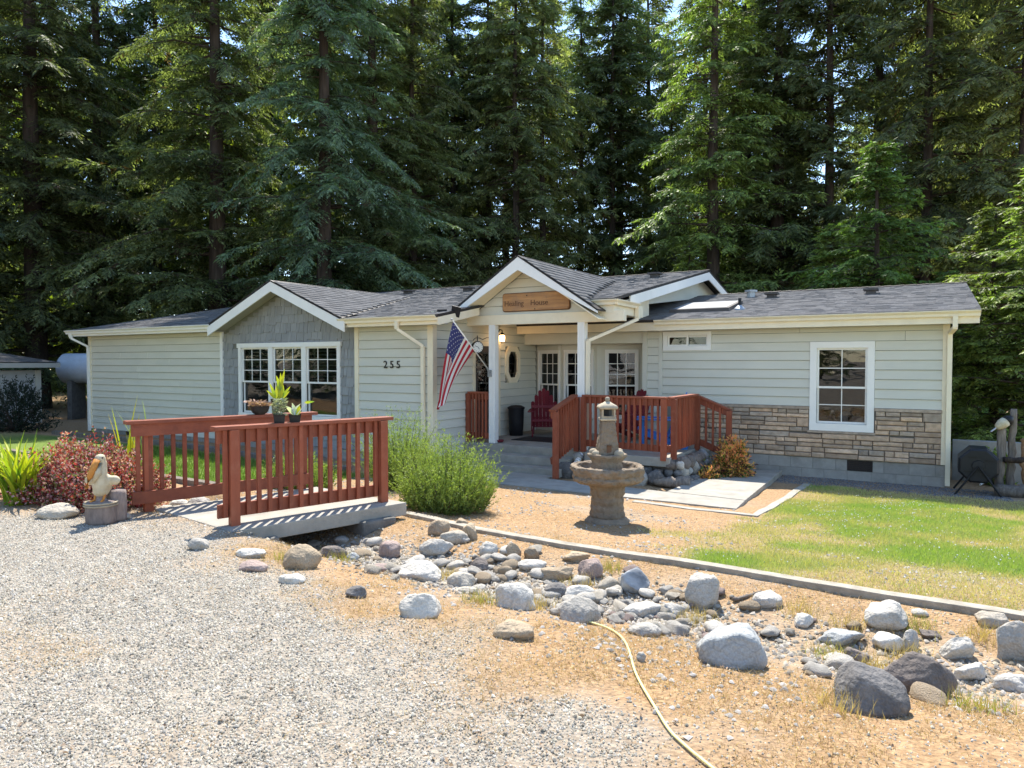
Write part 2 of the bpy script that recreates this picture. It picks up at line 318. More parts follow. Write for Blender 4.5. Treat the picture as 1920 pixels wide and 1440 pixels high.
# ------------------------------------------------------------------ ground heights and zones
CREEK = np.array([onZ(*p, -.2)[:2] for p in [(300, 940), (430, 958), (600, 1010), (760, 1050), (930, 1085), (1110, 1118), (1280, 1150), (1450, 1195), (1640, 1235), (1850, 1265)]])
def pdist(P, x, y, width=None):
    x = np.asarray(x, float); y = np.asarray(y, float); best = np.full(x.shape, 1e9); sg = np.zeros(x.shape)
    for a, b in zip(P[:-1], P[1:]):
        d = b - a; L2 = d @ d; t = np.clip(((x - a[0]) * d[0] + (y - a[1]) * d[1]) / L2, 0, 1)
        q = np.hypot(x - a[0] - t * d[0], y - a[1] - t * d[1]); s = d[0] * (y - a[1]) - d[1] * (x - a[0])
        m = q < best; best = np.where(m, q, best); sg = np.where(m, np.sign(s), sg)
    return best, sg
GEDGE = np.array([onZ(*p, 0)[:2] for p in [(-900, 950), (0, 955), (250, 952), (420, 975), (455, 1040), (560, 1105), (720, 1165), (900, 1250), (1050, 1350), (1150, 1440), (1300, 1700)]])
def hgt(x, y):
    x = np.asarray(x, float); y = np.asarray(y, float)
    ye = y - .55 * sstep(4.2, 5.6, -x) * (y < 6) * sstep(6.0, 5.2, y)
    h = np.interp(ye, [0, 3.0, 4.6, 6.0, 7.0, 8.5, 10.5, 14.5, 40, 90], [0, 0, -.07, -.17, -.27, -.38, -.5, -.62, -.9, -6])
    k = 1 - .30 * sstep(9, 15, -x) * (y < 30); h = h * k
    d, _ = pdist(CREEK, x, y)
    w = np.where(x < -4.9, .62, .75)
    h = h - np.where(x < -4.9, .36 * sstep(4.35, 4.95, y + (x + 6) * .15), .17) * np.exp(-(d / w) ** 2) * (y < 6.15) * sstep(6.2, 5.9, y)
    near = (np.abs(x) < 14) & (y > -2) & (y < 14)
    return h + near * ((fbm(x, y, 1.3, 3) - .5) * .05 + (vnoise(x, y, 7, 5) - .5) * .012)
def gz(x, y): return float(hgt(np.array([x]), np.array([y]))[0])
def gp(px, py):
    d = ray(px, py); t = 1.0
    z = -.2
    for _ in range(25):
        p = _C + d * ((z - CAMH) / d[2]); z = .5 * z + .5 * gz(p[0], p[1])
    return p
def w_gravel(x, y):
    d, s = pdist(GEDGE, x, y); sd_ = d * np.where(s < 0, 1, -1)      # positive on the drive side
    g = sstep(-.75, .75, sd_ + (fbm(x, y, 1.6, 8) - .5) * 1.5)
    g = np.maximum(g, sstep(1.0, -.5, y))
    bare = sstep(.60, .72, fbm(x, y, .55, 21)) * .30
    return g * (1 - bare * sstep(.3, 1.2, sd_))
KERBP = [onZ(*p, -.12)[:2] for p in [(760, 950), (840, 970), (894, 985), (1012, 1007), (1153, 1029), (1335, 1054), (1575, 1095), (1862, 1139)]]
KERB = np.array(KERBP + [np.array([KERBP[-1][0] + 2.2, KERBP[-1][1] - .12])])
def w_lawn(x, y):
    yk = np.interp(x, KERB[:, 0], KERB[:, 1])
    a = sstep(0.02, .12, y - yk) * sstep(-2.55, -1.5, x + (fbm(x, y, .9, 31) - .5) * 2.2) * sstep(13.45, 13.2, y) 
    a = a * (1 - (x < -1.75) * (y > 9.3))
    lush = .30 + .70 * sstep(.40, .66, fbm(x, y, .7, 41) * .9 + .10 * (vnoise(x, y, 3.5, 45) - .5) + .24 * sstep(7.0, 8.2, y) * sstep(12.6, 10.4, y) - .03)
    left = sstep(-8.3, -8.8, x) * sstep(-22, -20, x) * np.maximum(sstep(6.6, 6.9, y), sstep(-9.6, -10.2, x) * sstep(4.9, 5.4, y + (fbm(x, y, 1.2, 151) - .5) * .8)) * sstep(9.6, 9.3, y)  # grass patch, widened leftward so its dark tone also gives the shade
    return np.maximum(a * lush, left)
def w_straw(x, y):
    d, _ = pdist(CREEK, x, y)
    s = sstep(.15, .7, d + (fbm(x, y, 1.2, 51) - .5) * .9) * (1 - w_gravel(x, y)) * sstep(.30, .55, fbm(x, y, .9, 61) + .12)
    return np.clip(s, 0, 1)

def axis(core0, core1, st, lo, hi):
    a = list(np.arange(core0, core1 + 1e-6, st)); s = st; v = core1
    while v < hi: s *= 1.35; v += s; a.append(v)
    s = st; v = core0; b = []
    while v > lo: s *= 1.35; v -= s; b.append(v)
    return np.array(b[::-1] + a)
gx = axis(-10.5, 4, .085, -500, 500); gy = axis(.8, 14.6, .085, -500, 900)
GX, GY = np.meshgrid(gx, gy); GZ = hgt(GX, GY)
nx, ny = len(gx), len(gy); idx = np.arange(nx * ny).reshape(ny, nx)
quads = np.stack([idx[:-1, :-1].ravel(), idx[:-1, 1:].ravel(), idx[1:, 1:].ravel(), idx[1:, :-1].ravel()], 1)
wg, wlw, wst = w_gravel(GX, GY), w_lawn(GX, GY), w_straw(GX, GY)
def groundmat():
    m, t, out = nt('yard_ground'); L = t.links
    at = node(t, 'ShaderNodeAttribute', attribute_name='Col'); sp = node(t, 'ShaderNodeSeparateColor'); L.new(at.outputs['Color'], sp.inputs[0])
    geo = node(t, 'ShaderNodeNewGeometry')
    def noi(s, d=8, r=.65):
        n = node(t, 'ShaderNodeTexNoise'); n.inputs['Scale'].default_value = s; n.inputs['Detail'].default_value = d; n.inputs['Roughness'].default_value = r; L.new(geo.outputs['Position'], n.inputs['Vector']); return n.outputs['Fac']
    def ramp(f, pts):
        r = node(t, 'ShaderNodeValToRGB'); e = r.color_ramp.elements
        e[0].position, e[0].color = pts[0][0], rgba(pts[0][1]); e[1].position, e[1].color = pts[-1][0], rgba(pts[-1][1])
        for p, c in pts[1:-1]: q = e.new(p); q.color = rgba(c)
        L.new(f, r.inputs[0]); return r.outputs[0]
    def mix(a, b, f):
        x = node(t, 'ShaderNodeMix', data_type='RGBA'); L.new(a, x.inputs[6]); L.new(b, x.inputs[7]); L.new(f, x.inputs[0]); return x.outputs[2]
    dirt = ramp(noi(9.0, 12, .75), [(.3, (.20, .135, .085)), (.5, (.34, .245, .155)), (.7, (.46, .355, .24))])
    vo = node(t, 'ShaderNodeTexVoronoi'); vo.inputs['Scale'].default_value = 42; L.new(geo.outputs['Position'], vo.inputs['Vector'])
    vs_ = node(t, 'ShaderNodeSeparateColor'); L.new(vo.outputs['Color'], vs_.inputs[0])
    grav = ramp(vs_.outputs[0], [(0, (.16, .14, .11)), (.5, (.29, .255, .205)), (1, (.40, .36, .295))])
    fine = ramp(noi(3.0), [(.35, (.30, .245, .185)), (.65, (.38, .325, .255))])
    gm = mix(fine, grav, noi(11))
    straw = ramp(noi(26), [(.3, (.22, .13, .065)), (.55, (.38, .245, .13)), (.75, (.50, .36, .21))])
    lawn = ramp(noi(18), [(.3, (.08, .13, .025)), (.6, (.16, .22, .045)), (.8, (.34, .30, .13))])
    c = mix(dirt, straw, sp.outputs[2]); c = mix(c, gm, sp.outputs[0]); c = mix(c, lawn, sp.outputs[1])
    b = node(t, 'ShaderNodeBsdfPrincipled'); b.inputs['Roughness'].default_value = .95; b.inputs['Specular IOR Level'].default_value = .15; L.new(c, b.inputs['Base Color'])
    ml = node(t, 'ShaderNodeMath', operation='ADD'); L.new(noi(38, 6), ml.inputs[0]); L.new(vo.outputs['Distance'], ml.inputs[1])
    bp = node(t, 'ShaderNodeBump'); bp.inputs['Strength'].default_value = .7; bp.inputs['Distance'].default_value = .02; L.new(ml.outputs[0], bp.inputs['Height']); L.new(bp.outputs[0], b.inputs['Normal'])
    L.new(b.outputs[0], out.inputs[0]); return m
M['ground'] = groundmat()
g = obj_np('ground', np.stack([GX.ravel(), GY.ravel(), GZ.ravel()], 1), quads, M['ground'], cols=np.stack([wg.ravel(), wlw.ravel(), wst.ravel()], 1), smooth=True)
tag(g, 'gravel drive and dry sandy yard sloping down to the house', kind='structure')

# ------------------------------------------------------------------ the house
class Plane:
    def __init__(s, o, ux, n): s.o = Vector(o); s.ux = Vector(ux).normalized(); s.n = Vector(n).normalized()
    def pt(s, u, d, z): return s.o + s.ux * u + s.n * d + Vector((0, 0, z))
    def box(s, mb, u0, u1, d0, d1, z0, z1, m=0):
        p = s.pt
        return mb.hexa([p(u0, d1, z0), p(u1, d1, z0), p(u1, d0, z0), p(u0, d0, z0), p(u0, d1, z1), p(u1, d1, z1), p(u1, d0, z1), p(u0, d0, z1)], m)
YA, YB, XD = 10.87, 14.5, -8.2
PA = Plane((0, YA, 0), (1, 0, 0), (0, -1, 0)); PB = Plane((0, YB, 0), (1, 0, 0), (0, -1, 0)); PD = Plane((XD, 0, 0), (0, 1, 0), (1, 0, 0))
house = empty('house', (-10, 14, -.6), world=True)
tag(house, 'single storey sage green house with grey shingle roof and covered porch', 'house')
def sub_iv(a, b, cuts):
    iv = [(a, b)]
    for c, d in cuts: iv = [x for (p, q) in iv for x in ((p, min(q, c)), (max(p, d), q)) if x[1] - x[0] > .005]
    return iv
def rects(u0, u1, z0, z1, holes):
    zs = sorted({z0, z1} | {z for h in holes for z in (h[2], h[3]) if z0 < z < z1}); out = []
    for a, b in zip(zs[:-1], zs[1:]):
        zm = (a + b) / 2
        out += [(p, q, a, b) for p, q in sub_iv(u0, u1, [(h[0], h[1]) for h in holes if h[2] < zm < h[3]])]
    return out
def core_wall(name, pl, u0, u1, z0, z1, holes, mat=None, th=.12):
    mb = MB()
    for a, b, c, d in rects(u0, u1, z0, z1, holes): pl.box(mb, a, b, -th, 0, c, d)
    return mb.build(name, mat or M['core'], house)
EXPO = .178
rbj = random.Random(31)
def butt(rs):
    out = []
    for a, b, c, d in rs:
        while b - a > 3.7: k = a + rbj.uniform(1.2, 3.6); out.append((a, k, c, d)); a = k
        out.append((a, b, c, d))
    return out
def siding(pl, u0, u1, z0, z1, holes, parent, lim=None, mat='siding'):
    z = z0
    while z < z1 - .01:
        zt = min(z + EXPO, z1)
        for a, b, c, d in butt(rects(u0, u1, z, zt, holes)):
            mb = MB(); p = pl.pt; du0, du1 = .034 - .026 * (c - z) / EXPO, .034 - .026 * (d - z) / EXPO; d = d - (.008 if abs(d - zt) < 1e-6 else 0)
            if lim:
                la, lb = lim(c), lim(d); A0, B0 = max(a, la[0]), min(b, la[1]); A1, B1 = max(a, lb[0]), min(b, lb[1])
                if B0 - A0 < .03: continue
                if B1 - A1 < .01: A1 = B1 = (A0 + B0) / 2; B1 += .005
            else: A0 = A1 = a; B0 = B1 = b
            g_ = .003
            mb.hexa([p(A0 + g_, du0, c), p(B0 - g_, du0, c), p(B0 - g_, 0, c), p(A0 + g_, 0, c), p(A1 + g_, du1, d), p(B1 - g_, du1, d), p(B1 - g_, 0, d), p(A1 + g_, 0, d)])
            mb.build('siding_board', M[mat], parent)
        z += EXPO
def trimbox(pl, u0, u1, d0, d1, z0, z1, name='corner_trim', mat='trim', parent=None):
    mb = MB(); pl.box(mb, u0, u1, d0, d1, z0, z1); return mb.build(name, M[mat], parent or house)
def window(pl, u0, u1, z0, z1, tw, n=1, up=None, lo=None, head=0, slider=False, depth=.5, mulw=.1, casing='vinyl', louver=False, curtain=False, sill=True):
    mb = MB(); B = lambda a, b, c, d, d0=0, d1=.045: pl.box(mb, a, b, d0, d1, c, d)
    B(u0, u0 + tw, z0 + tw * (1.15 if sill else 1), z1 - tw); B(u1 - tw, u1, z0 + tw * (1.15 if sill else 1), z1 - tw)
    B(u0 - head, u1 + head, z1 - tw, z1 + head * .3, 0, .05 + head * .3); B(u0, u1, z0, z0 + tw * (1.15 if sill else 1), 0, .055)
    uw = (u1 - u0 - 2 * tw - (n - 1) * mulw) / n; zb = z0 + tw * (1.15 if sill else 1); zt = z1 - tw
    for i in range(1, n): a = u0 + tw + i * uw + (i - 1) * mulw; B(a, a + mulw, zb, zt, 0, .04)
    w = mb.build('window', M[casing], house)
    jm = MB()                                               # shallow box, its near-black colour stands for the unlit room
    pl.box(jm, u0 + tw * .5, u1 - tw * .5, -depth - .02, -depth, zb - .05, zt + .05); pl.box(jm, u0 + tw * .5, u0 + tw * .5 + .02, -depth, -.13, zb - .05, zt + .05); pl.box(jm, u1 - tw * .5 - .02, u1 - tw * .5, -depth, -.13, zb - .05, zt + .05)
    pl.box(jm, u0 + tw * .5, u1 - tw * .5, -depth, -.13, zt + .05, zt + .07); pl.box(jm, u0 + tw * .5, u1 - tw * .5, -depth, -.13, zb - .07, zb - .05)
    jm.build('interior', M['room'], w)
    def sash(a, b, c, d, dep, grid):
        f = .038; s = MB(); pl.box(s, a, a + f, dep - .03, dep, c, d); pl.box(s, b - f, b, dep - .03, dep, c, d); pl.box(s, a + f, b - f, dep - .03, dep, c, c + f); pl.box(s, a + f, b - f, dep - .03, dep, d - f, d)
        s.build('sash', M['vinyl'], w)
        g_ = MB(); p = pl.pt; g_.add([p(a + f, dep - .018, c + f), p(b - f, dep - .018, c + f), p(b - f, dep - .018, d - f), p(a + f, dep - .018, d - f)], [(0, 1, 2, 3)]); g_.build('pane', M['glass'], w)
        if grid:
            nx_, nz_ = grid
            for k in range(1, nx_): x = a + f + (b - a - 2 * f) * k / nx_; s = MB(); pl.box(s, x - .008, x + .008, dep - .016, dep - .006, c + f, d - f); s.build('muntin', M['vinyl'], w)
            for k in range(1, nz_): z = c + f + (d - c - 2 * f) * k / nz_; s = MB(); pl.box(s, a + f, b - f, dep - .014, dep - .008, z - .008, z + .008); s.build('muntin', M['vinyl'], w)
    for i in range(n):
        a = u0 + tw + i * (uw + mulw); b = a + uw
        if slider:
            m_ = (a + b) / 2; sash(a, m_ + .02, zb, zt, -.005, up); sash(m_ - .02, b, zb, zt, -.036, lo)
        else:
            m_ = zb + (zt - zb) * .48; sash(a, b, m_ - .02, zt, -.005, up); sash(a, b, zb, m_ + .02, -.036, lo)
        if louver:  # slats and stiles also stand for the grid's reflection on the inner pane
            for k in range(9):
                z = m_ + .06 + k * (zt - m_ - .08) / 9; s = MB(); s.bar(pl.pt(a + .03, -.15, z), pl.pt(b - .03, -.15, z), .05, .006, up=(0, .5, 1)); s.build('louver', M['curtain'], w)
            for q in (a + .05, (a + b) / 2): s = MB(); pl.box(s, q - .015, q + .015, -.19, -.17, m_, zt); s.build('shutter_stile', M['curtain'], w)
        if curtain:
            for side in (0, 1):
                s = MB(); k = 10; c0 = a + .02 if side == 0 else b - .02 - uw * .24
                pts = [pl.pt(c0 + uw * .24 * j / k, -.2 + .02 * (j % 2), 0) for j in range(k + 1)]
                s.add([q + Vector((0, 0, zb)) for q in pts] + [q + Vector((0, 0, zt)) for q in pts], [(j, j + 1, k + 2 + j, k + 1 + j) for j in range(k)]); s.build('curtain', M['curtain'], w)
    return w

SL = .19
def zmain(y): return 2.5 + SL * (y - 10.47)
def zwing(y): return 2.5 + SL * (y - 14.1)
# --- walls
GX0, GX1, GPK = -14.5, -10.15, -12.23
WL = (-13.88, -10.62, .33, 2.04); WR = (-1.84, -.73, .30, 2.0); WS = (-4.76, -3.74, 1.86, 2.26)
wallL = core_wall('wall', PA, -20.26, XD - .001, -.7, 2.36, [WL])
tri = MB(); tri.prism([(GX0, YA + .003, 2.36), (GX1, YA + .003, 2.36), (GPK, YA + .003, 3.27)], (0, .1, 0)); tri.build('gable_wall', M['core'], house)
siding(PA, -20.18, GX0 - .04, -.25, 2.36, [], wallL); siding(PA, GX1 + .05, XD - .10, -.25, 2.36, [], wallL)
wallD = core_wall('wall', PD, YA + .13, YB + .9, -.7, 2.62, [(12.34, 13.26, -.1, 1.96), (13.62, 14.18, 1.2, 1.92)])
siding(PD, YA + .10, 12.25, -.25, 2.6, [], wallD); siding(PD, 13.36, YB + .55, -.25, 2.6, [(13.58, 14.22, 1.14, 1.97)], wallD); siding(PD, 12.25, 13.36, -.25 + EXPO * 13, 2.6, [], wallD)
wallR = core_wall('wall', PB, -5.2, .41, -.75, 2.3, [WR, WS])
siding(PB, -4.78, .34, .76, 2.29, [WR, WS], wallR); siding(PB, -5.12, -4.86, -.02, 2.29, [], wallR)
bk = MB()       # end, rear and partition walls
bk.box(-20.25, YA + .13, -.7, -20.13, 26.5, 2.4); bk.box(.29, YB + .13, -.75, .41, 23.8, 2.35); bk.box(-20.1, 26.4, -.8, -4, 26.5, 2.4); bk.box(-3.98, 23.7, -.8, .28, 23.8, 2.35); bk.build('rear_wall', M['core'], house)
# shakes on the gable bay
r2 = random.Random(3)
z = -.25; row = 0
while z < 3.15:
    ht = .195; x = GX0 + .05 - r2.random() * .1
    while x < GX1 - .05:
        wd = r2.choice([.09, .12, .15, .18, .22]); a, b = max(x, GX0 + .05), min(x + wd, GX1 - .05); x += wd
        if b - a < .03: continue
        zb = z + r2.uniform(-.03, .03); zt = z + ht + .03; lim = 3.21 - .43 * abs((a + b) / 2 - GPK)
        if zb > lim - .05: continue
        zt = min(zt, 3.21 - .43 * max(abs(a - GPK), abs(b - GPK)) + .03)
        if zt - zb < .03: continue
        if b > WL[0] and a < WL[1] and zt > WL[2] and zb < WL[3]:
            if zb < WL[2] - .04: zt = WL[2]
            elif zt > WL[3] + .04: zb = WL[3] + .002
            elif a < WL[0] - .03: b = WL[0]
            elif b > WL[1] + .03: a = WL[1]
            else: continue
        mb = MB(); p = PA.pt; t0 = r2.uniform(.024, .036); t1 = .006; g_ = .004
        mb.hexa([p(a + g_, t0, zb), p(b - g_, t0, zb), p(b - g_, 0, zb), p(a + g_, 0, zb), p(a + g_, t1, zt), p(b - g_, t1, zt), p(b - g_, 0, zt), p(a + g_, 0, zt)])
        mb.build('shake', M['shake'], wallL)
    z += ht; row += 1
# stone wainscot
r3 = random.Random(5)
def ledge(a, b, c, d):
    mb = MB(); p = PB.pt; g_ = .006; dp = r3.uniform(.03, .065); ch = .014; j = lambda: r3.uniform(-.006, .006)
    a += g_; b -= g_; c += g_; d -= g_
    mb.hexa([p(a, dp - .015, c), p(b, dp - .015, c), p(b, .002, c), p(a, .002, c), p(a, dp - .015, d), p(b, dp - .015, d), p(b, .002, d), p(a, .002, d)])
    mx_, mz_ = (a + b) / 2 + j() * 4, (c + d) / 2
    vs_ = [p(a, dp - .015, c), p(b, dp - .015, c), p(b, dp - .015, d), p(a, dp - .015, d), p(a + ch, dp + j(), c + ch + j()), p(mx_, dp + j() * 1.5, c + ch + j()), p(b - ch, dp + j(), c + ch + j()), p(b - ch, dp + j(), d - ch + j()), p(mx_, dp + .006 + j(), d - ch + j()), p(a + ch, dp + j(), d - ch + j())]
    mb.add(vs_, [(0, 1, 6, 5, 4), (1, 2, 7, 6), (2, 3, 9, 8, 7), (3, 0, 4, 9), (4, 5, 8, 9), (5, 6, 7, 8)])
    mb.build('ledge_stone', M['ledge'] if r3.random() < .68 else M['ledge2'], wallR)
SX0, SX1 = -4.0, .345
zrow = -.23
for rh in (.20, .17, .21, .18, .17):
    x = SX0 - r3.random() * .2
    while x < SX1:
        wd = r3.uniform(.22, .62); a, b = max(x, SX0), min(x + wd, SX1); x += wd
        if b - a < .06: continue
        parts = [(a, b, zrow, zrow + rh)] if r3.random() < .22 and b - a < .45 else ([(a, b, zrow, zrow + rh * .52), (a, b, zrow + rh * .52, zrow + rh)] if r3.random() < .6 else
                 [(a, b, zrow, zrow + rh * .45), (a, a + (b - a) * .4, zrow + rh * .45, zrow + rh), (a + (b - a) * .4, b, zrow + rh * .45, zrow + rh)])
        for q in parts:
            for a1, b1, c1, d1 in rects(*q, [(WR[0] - .01, WR[1] + .01, WR[2] - .04, 3)]):
                if b1 - a1 > .04 and d1 - c1 > .03: ledge(a1, b1, c1, d1)
    zrow += rh
mb = MB()
for q in rects(SX0, SX1, -.23, .70, [(WR[0], WR[1], WR[2], 3)]): PB.box(mb, q[0], q[1], 0, .004, q[2], q[3])
mb.build('mortar_bed', M['mortar'], house)
for a, b in ((SX0, WR[0] - .005), (WR[1] + .005, SX1)): trimbox(PB, a, b, 0, .07, .702, .755, 'stone_cap', 'ledge2')
trimbox(PB, WR[0] - .03, WR[1] + .03, 0, .07, WR[2] - .045, WR[2] - .003, 'stone_sill', 'ledge2')
# foundation blocks
for zc in (-.66, -.447):
    x = -4.0 - (.2 if zc > -.5 else 0)
    while x < .40:
        a, b = max(x, -4.0), min(x + .405, .405); x += .405
        for a1, b1 in sub_iv(a, b, [(-1.17, -.74)] if zc > -.5 else []):
            if b1 - a1 < .03: continue
            mb = MB(); PB.box(mb, a1 + .003, b1 - .003, 0, .012, zc + .003, zc + .210); mb.build('foundation_block', M['block'], wallR)
v = MB(); PB.box(v, -1.168, -.742, .002, .008, -.44, -.24); v.build('crawl_vent', M['brown'], house)
for k in range(6): v = MB(); PB.box(v, -1.15, -.76, .010, .014, -.42 + k * .032, -.41 + k * .032); v.build('vent_louver', M['iron'], house)
x = -20.2
while x < XD - .05:
    for zc in (-.46, -.66):
        if zc > -.5 and -18.75 < x + .2 < -18.35: 
            v = MB(); PA.box(v, x + .01, x + .395, .0, .004, zc, zc + .2); v.build('crawl_vent', M['brown'], house); continue
        mb = MB(); PA.box(mb, x + .003, min(x + .402, XD), 0, .012, zc + .003, zc + .208); mb.build('foundation_block', M['block'], wallL)
    x += .405
# corner boards
trimbox(PA, -20.30, -20.17, 0, .035, -.26, 2.36); trimbox(PA, GX0 - .04, GX0 + .05, 0, .045, -.26, 2.42, mat='white'); trimbox(PA, GX1 - .05, GX1 + .05, 0, .045, -.26, 2.36)
trimbox(PA, XD - .10, XD + .03, 0, .035, -.3, 2.36); trimbox(PD, YA - .03, YA + .10, .002, .032, -.3, 2.6)
trimbox(PB, .335, .44, 0, .04, -.22, 2.28); trimbox(PB, -4.86, -4.78, 0, .035, -.02, 2.29, mat='siding'); trimbox(PB, -5.22, -5.12, 0, .045, -.02, 2.29, mat='siding')
# --- windows
window(PA, *WL, .09, n=3, up=(3, 3), head=.03, mulw=.135, louver=True)
window(PB, *WR, .12, up=(2, 2), lo=(2, 2))
window(PB, *WS, .085, slider=True, sill=False)
# bay alcove under the porch
hd = MB(); hd.box(XD, YB - .004, 2.03, -5.2, YB + .12, 2.3); hd.build('alcove_header', M['siding'], house)
ac = MB(); ac.box(XD, YB + .121, 2.04, -5.2, 15.5, 2.08); ac.build('alcove_ceiling', M['soffit'], house)
BP = [(-8.2, 15.13), (-7.42, 14.85), (-6.42, 14.85), (-5.2, 15.29)]
jb = MB(); jb.box(-5.2, YB + .12, -.1, -5.08, 15.5, 2.08); jb.build('alcove_side', M['siding'], house)
for i in range(3):
    a, b = Vector(BP[i] + (0,)), Vector(BP[i + 1] + (0,)); d = (b - a); Ln = d.length; pl = Plane(a, d, (d.y, -d.x, 0)); 
    c = Ln / 2 + (.05 if i == 0 else (-.12 if i == 2 else 0)); h = (c - .38, c + .38, .30, 1.9)
    mb = MB()
    for q in rects(0, Ln, -.1, 2.06, [h]): pl.box(mb, q[0], q[1], -.1, 0, q[2], q[3])
    mb.build('bay_wall', M['siding'], house)
    window(pl, *h, .045, up=(3, 3), lo=(3, 1), depth=.4)
    trimbox(pl, -.04 if i else 0, .05, 0, .02, -.05, 2.03, 'bay_trim', 'siding')
# octagon window
oc = MB(); ym, zm_ = 13.9, 1.555
def octp(r, rz, d): return [PD.pt(ym + r * math.copysign(1 if abs(a) == 1 else .55, a), d, zm_ + rz * math.copysign(1 if abs(b) == 1 else .55, b)) for a, b in [(-1, -.5), (-.5, -1), (.5, -1), (1, -.5), (1, .5), (.5, 1), (-.5, 1), (-1, .5)]]
o1, o2, o3, o4 = octp(.33, .42, .0), octp(.33, .42, .05), octp(.21, .30, .05), octp(.21, .30, -.05)
vs_ = o1 + o2 + o3 + o4; fs_ = []
for k in range(3): fs_ += [(k * 8 + i, k * 8 + (i + 1) % 8, k * 8 + 8 + (i + 1) % 8, k * 8 + 8 + i) for i in range(8)]
oc.add(vs_, fs_); ow = oc.build('octagon_window', M['trim'], house); ow['label'] = 'elongated octagonal cream framed window beside the door'
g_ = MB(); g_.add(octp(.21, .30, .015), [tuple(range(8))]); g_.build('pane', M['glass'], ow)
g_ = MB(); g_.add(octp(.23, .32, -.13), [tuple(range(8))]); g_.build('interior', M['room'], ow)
for s_ in (-1, 1): g_ = MB(); g_.bar(PD.pt(ym + s_ * .1, .02, zm_ - .29), PD.pt(ym + s_ * .19, .02, zm_ + .12), .012, .012); g_.build('caming', M['grille'], ow)
# door
dr = MB(); PD.box(dr, 12.34, 13.26, -.05, .01, -.05, 1.96); dr = dr.build('door', M['door'], house)
g_ = MB(); PD.box(g_, 12.46, 13.14, .012, .016, .75, 1.82); g_.build('pane', M['glass'], dr); g_ = MB(); PD.box(g_, 13.16, 13.21, .011, .06, .9, 1.05); g_.build('handle', M['iron'], dr)
for a, b, c, d in ((12.25, 12.34, -.05, 2.06), (13.26, 13.35, -.05, 2.06), (12.341, 13.259, 1.96, 2.06)): trimbox(PD, a, b, 0, .035, c, d, 'door_trim')

# --- roofs
def shingles(poly, parent, expo=.145, tint=1.0):
    P = [Vector(p) for p in poly]; n = (P[1] - P[0]).cross(P[2] - P[0]).normalized()
    if n.z < 0: n = -n
    eu = Vector((0, 0, 1)).cross(n).normalized(); ev = n.cross(eu).normalized(); o = P[0]
    uv = [((p - o).dot(eu), (p - o).dot(ev)) for p in P]; v0, v1 = min(q[1] for q in uv), max(q[1] for q in uv)
    V = []; F = []; Cc = []; v = v0
    while v < v1:
        def span(vv):
            xs = []
            for (a, b) in zip(uv, uv[1:] + uv[:1]):
                if (a[1] - vv) * (b[1] - vv) < 0: t = (vv - a[1]) / (b[1] - a[1]); xs.append(a[0] + t * (b[0] - a[0]))
            return (min(xs), max(xs)) if len(xs) >= 2 else None
        s0 = span(min(v + .01, v1 - .001)); vt = min(v + expo, v1); s1 = span(vt - .002)
        if s0 and s1:
            u = min(s0[0], s1[0]) - rnd.random() * .3; hi = max(s0[1], s1[1])
            while u < hi:
                wd = rnd.choice([.10, .14, .18, .24]); a, b = u, u + wd - .004; u += wd
                A0, B0 = max(a, s0[0]), min(b, s0[1]); A1, B1 = max(a, s1[0]), min(b, s1[1])
                if B0 - A0 < .01 or B1 - A1 < .0:
                    if B0 - A0 < .02: continue
                    A1 = B1 = min(max((A0 + B0) / 2, s1[0]), s1[1])
                th = rnd.choice([.006, .006, .010, .013]); k = len(V)
                for (uu, vv, hh) in ((A0, v, .003), (B0, v, .003), (A0, v, th), (B0, v, th), (B1, vt, .004), (A1, vt, .004)): V.append(o + eu * uu + ev * vv + n * hh)
                F += [(k, k + 1, k + 3, k + 2), (k + 2, k + 3, k + 4, k + 5)]; c = rnd.uniform(.78, 1.2) * tint; Cc += [(c, c * .99, c * 1.0)] * 6
        v += expo
    o_ = obj_np('shingles', [tuple(p) for p in V], F, M['shingle'], parent, cols=np.array(Cc)); o_['kind'] = 'stuff'; return o_
def deck(poly, name='roof', th=.05):
    mb = MB(); mb.prism(poly, (0, 0, -th)); return mb.build(name, M['drip'], house)
RX0, RXM, RX1 = -20.62, -7.78, -4.9; YR = 18.7; zR = zmain(YR); PK = 3.40
gfy = 10.38; PK = 3.40; gs = .43; xl, xr = GPK - (PK - 2.495) / gs, GPK + (PK - 2.495) / gs
def slope_poly(x0, x1, y0): return [(x0, y0, zmain(y0)), (x1, y0, zmain(y0)), (x1, YR, zR), (x0, YR, zR)]
main_poly = [(RX0, 10.45, zmain(10.45)), (RXM, 10.45, zmain(10.45)), (RXM, YR, zR), (RX0, YR, zR)]
PX, PZ, PS, PY = -6.71, 3.67, .66, 11.6
roof = deck(slope_poly(RX0, xl, 10.45)); shingles(slope_poly(RX0, xl, 10.45), roof)
for q in ((xl, xr, YA + .2), (xr, RXM, 10.45)): o_ = deck(slope_poly(*q)); shingles(slope_poly(*q), o_)
roofm = deck(slope_poly(RXM, -5.40, 12.36)); shingles(slope_poly(RXM, -5.40, 12.36), roofm); o_ = deck(slope_poly(-5.40, RX1, 12.0)); shingles(slope_poly(-5.40, RX1, 12.0), o_)
mid_poly = [(RXM, 12.0, zmain(12.0)), (RX1, 12.0, zmain(12.0)), (RX1, YR, zR), (RXM, YR, zR)]
wing_poly = [(XD + .02, 14.08, zwing(14.08)), (.87, 14.08, zwing(14.08)), (.87, 19.0, zwing(19.0)), (XD + .02, 19.0, zwing(19.0))]

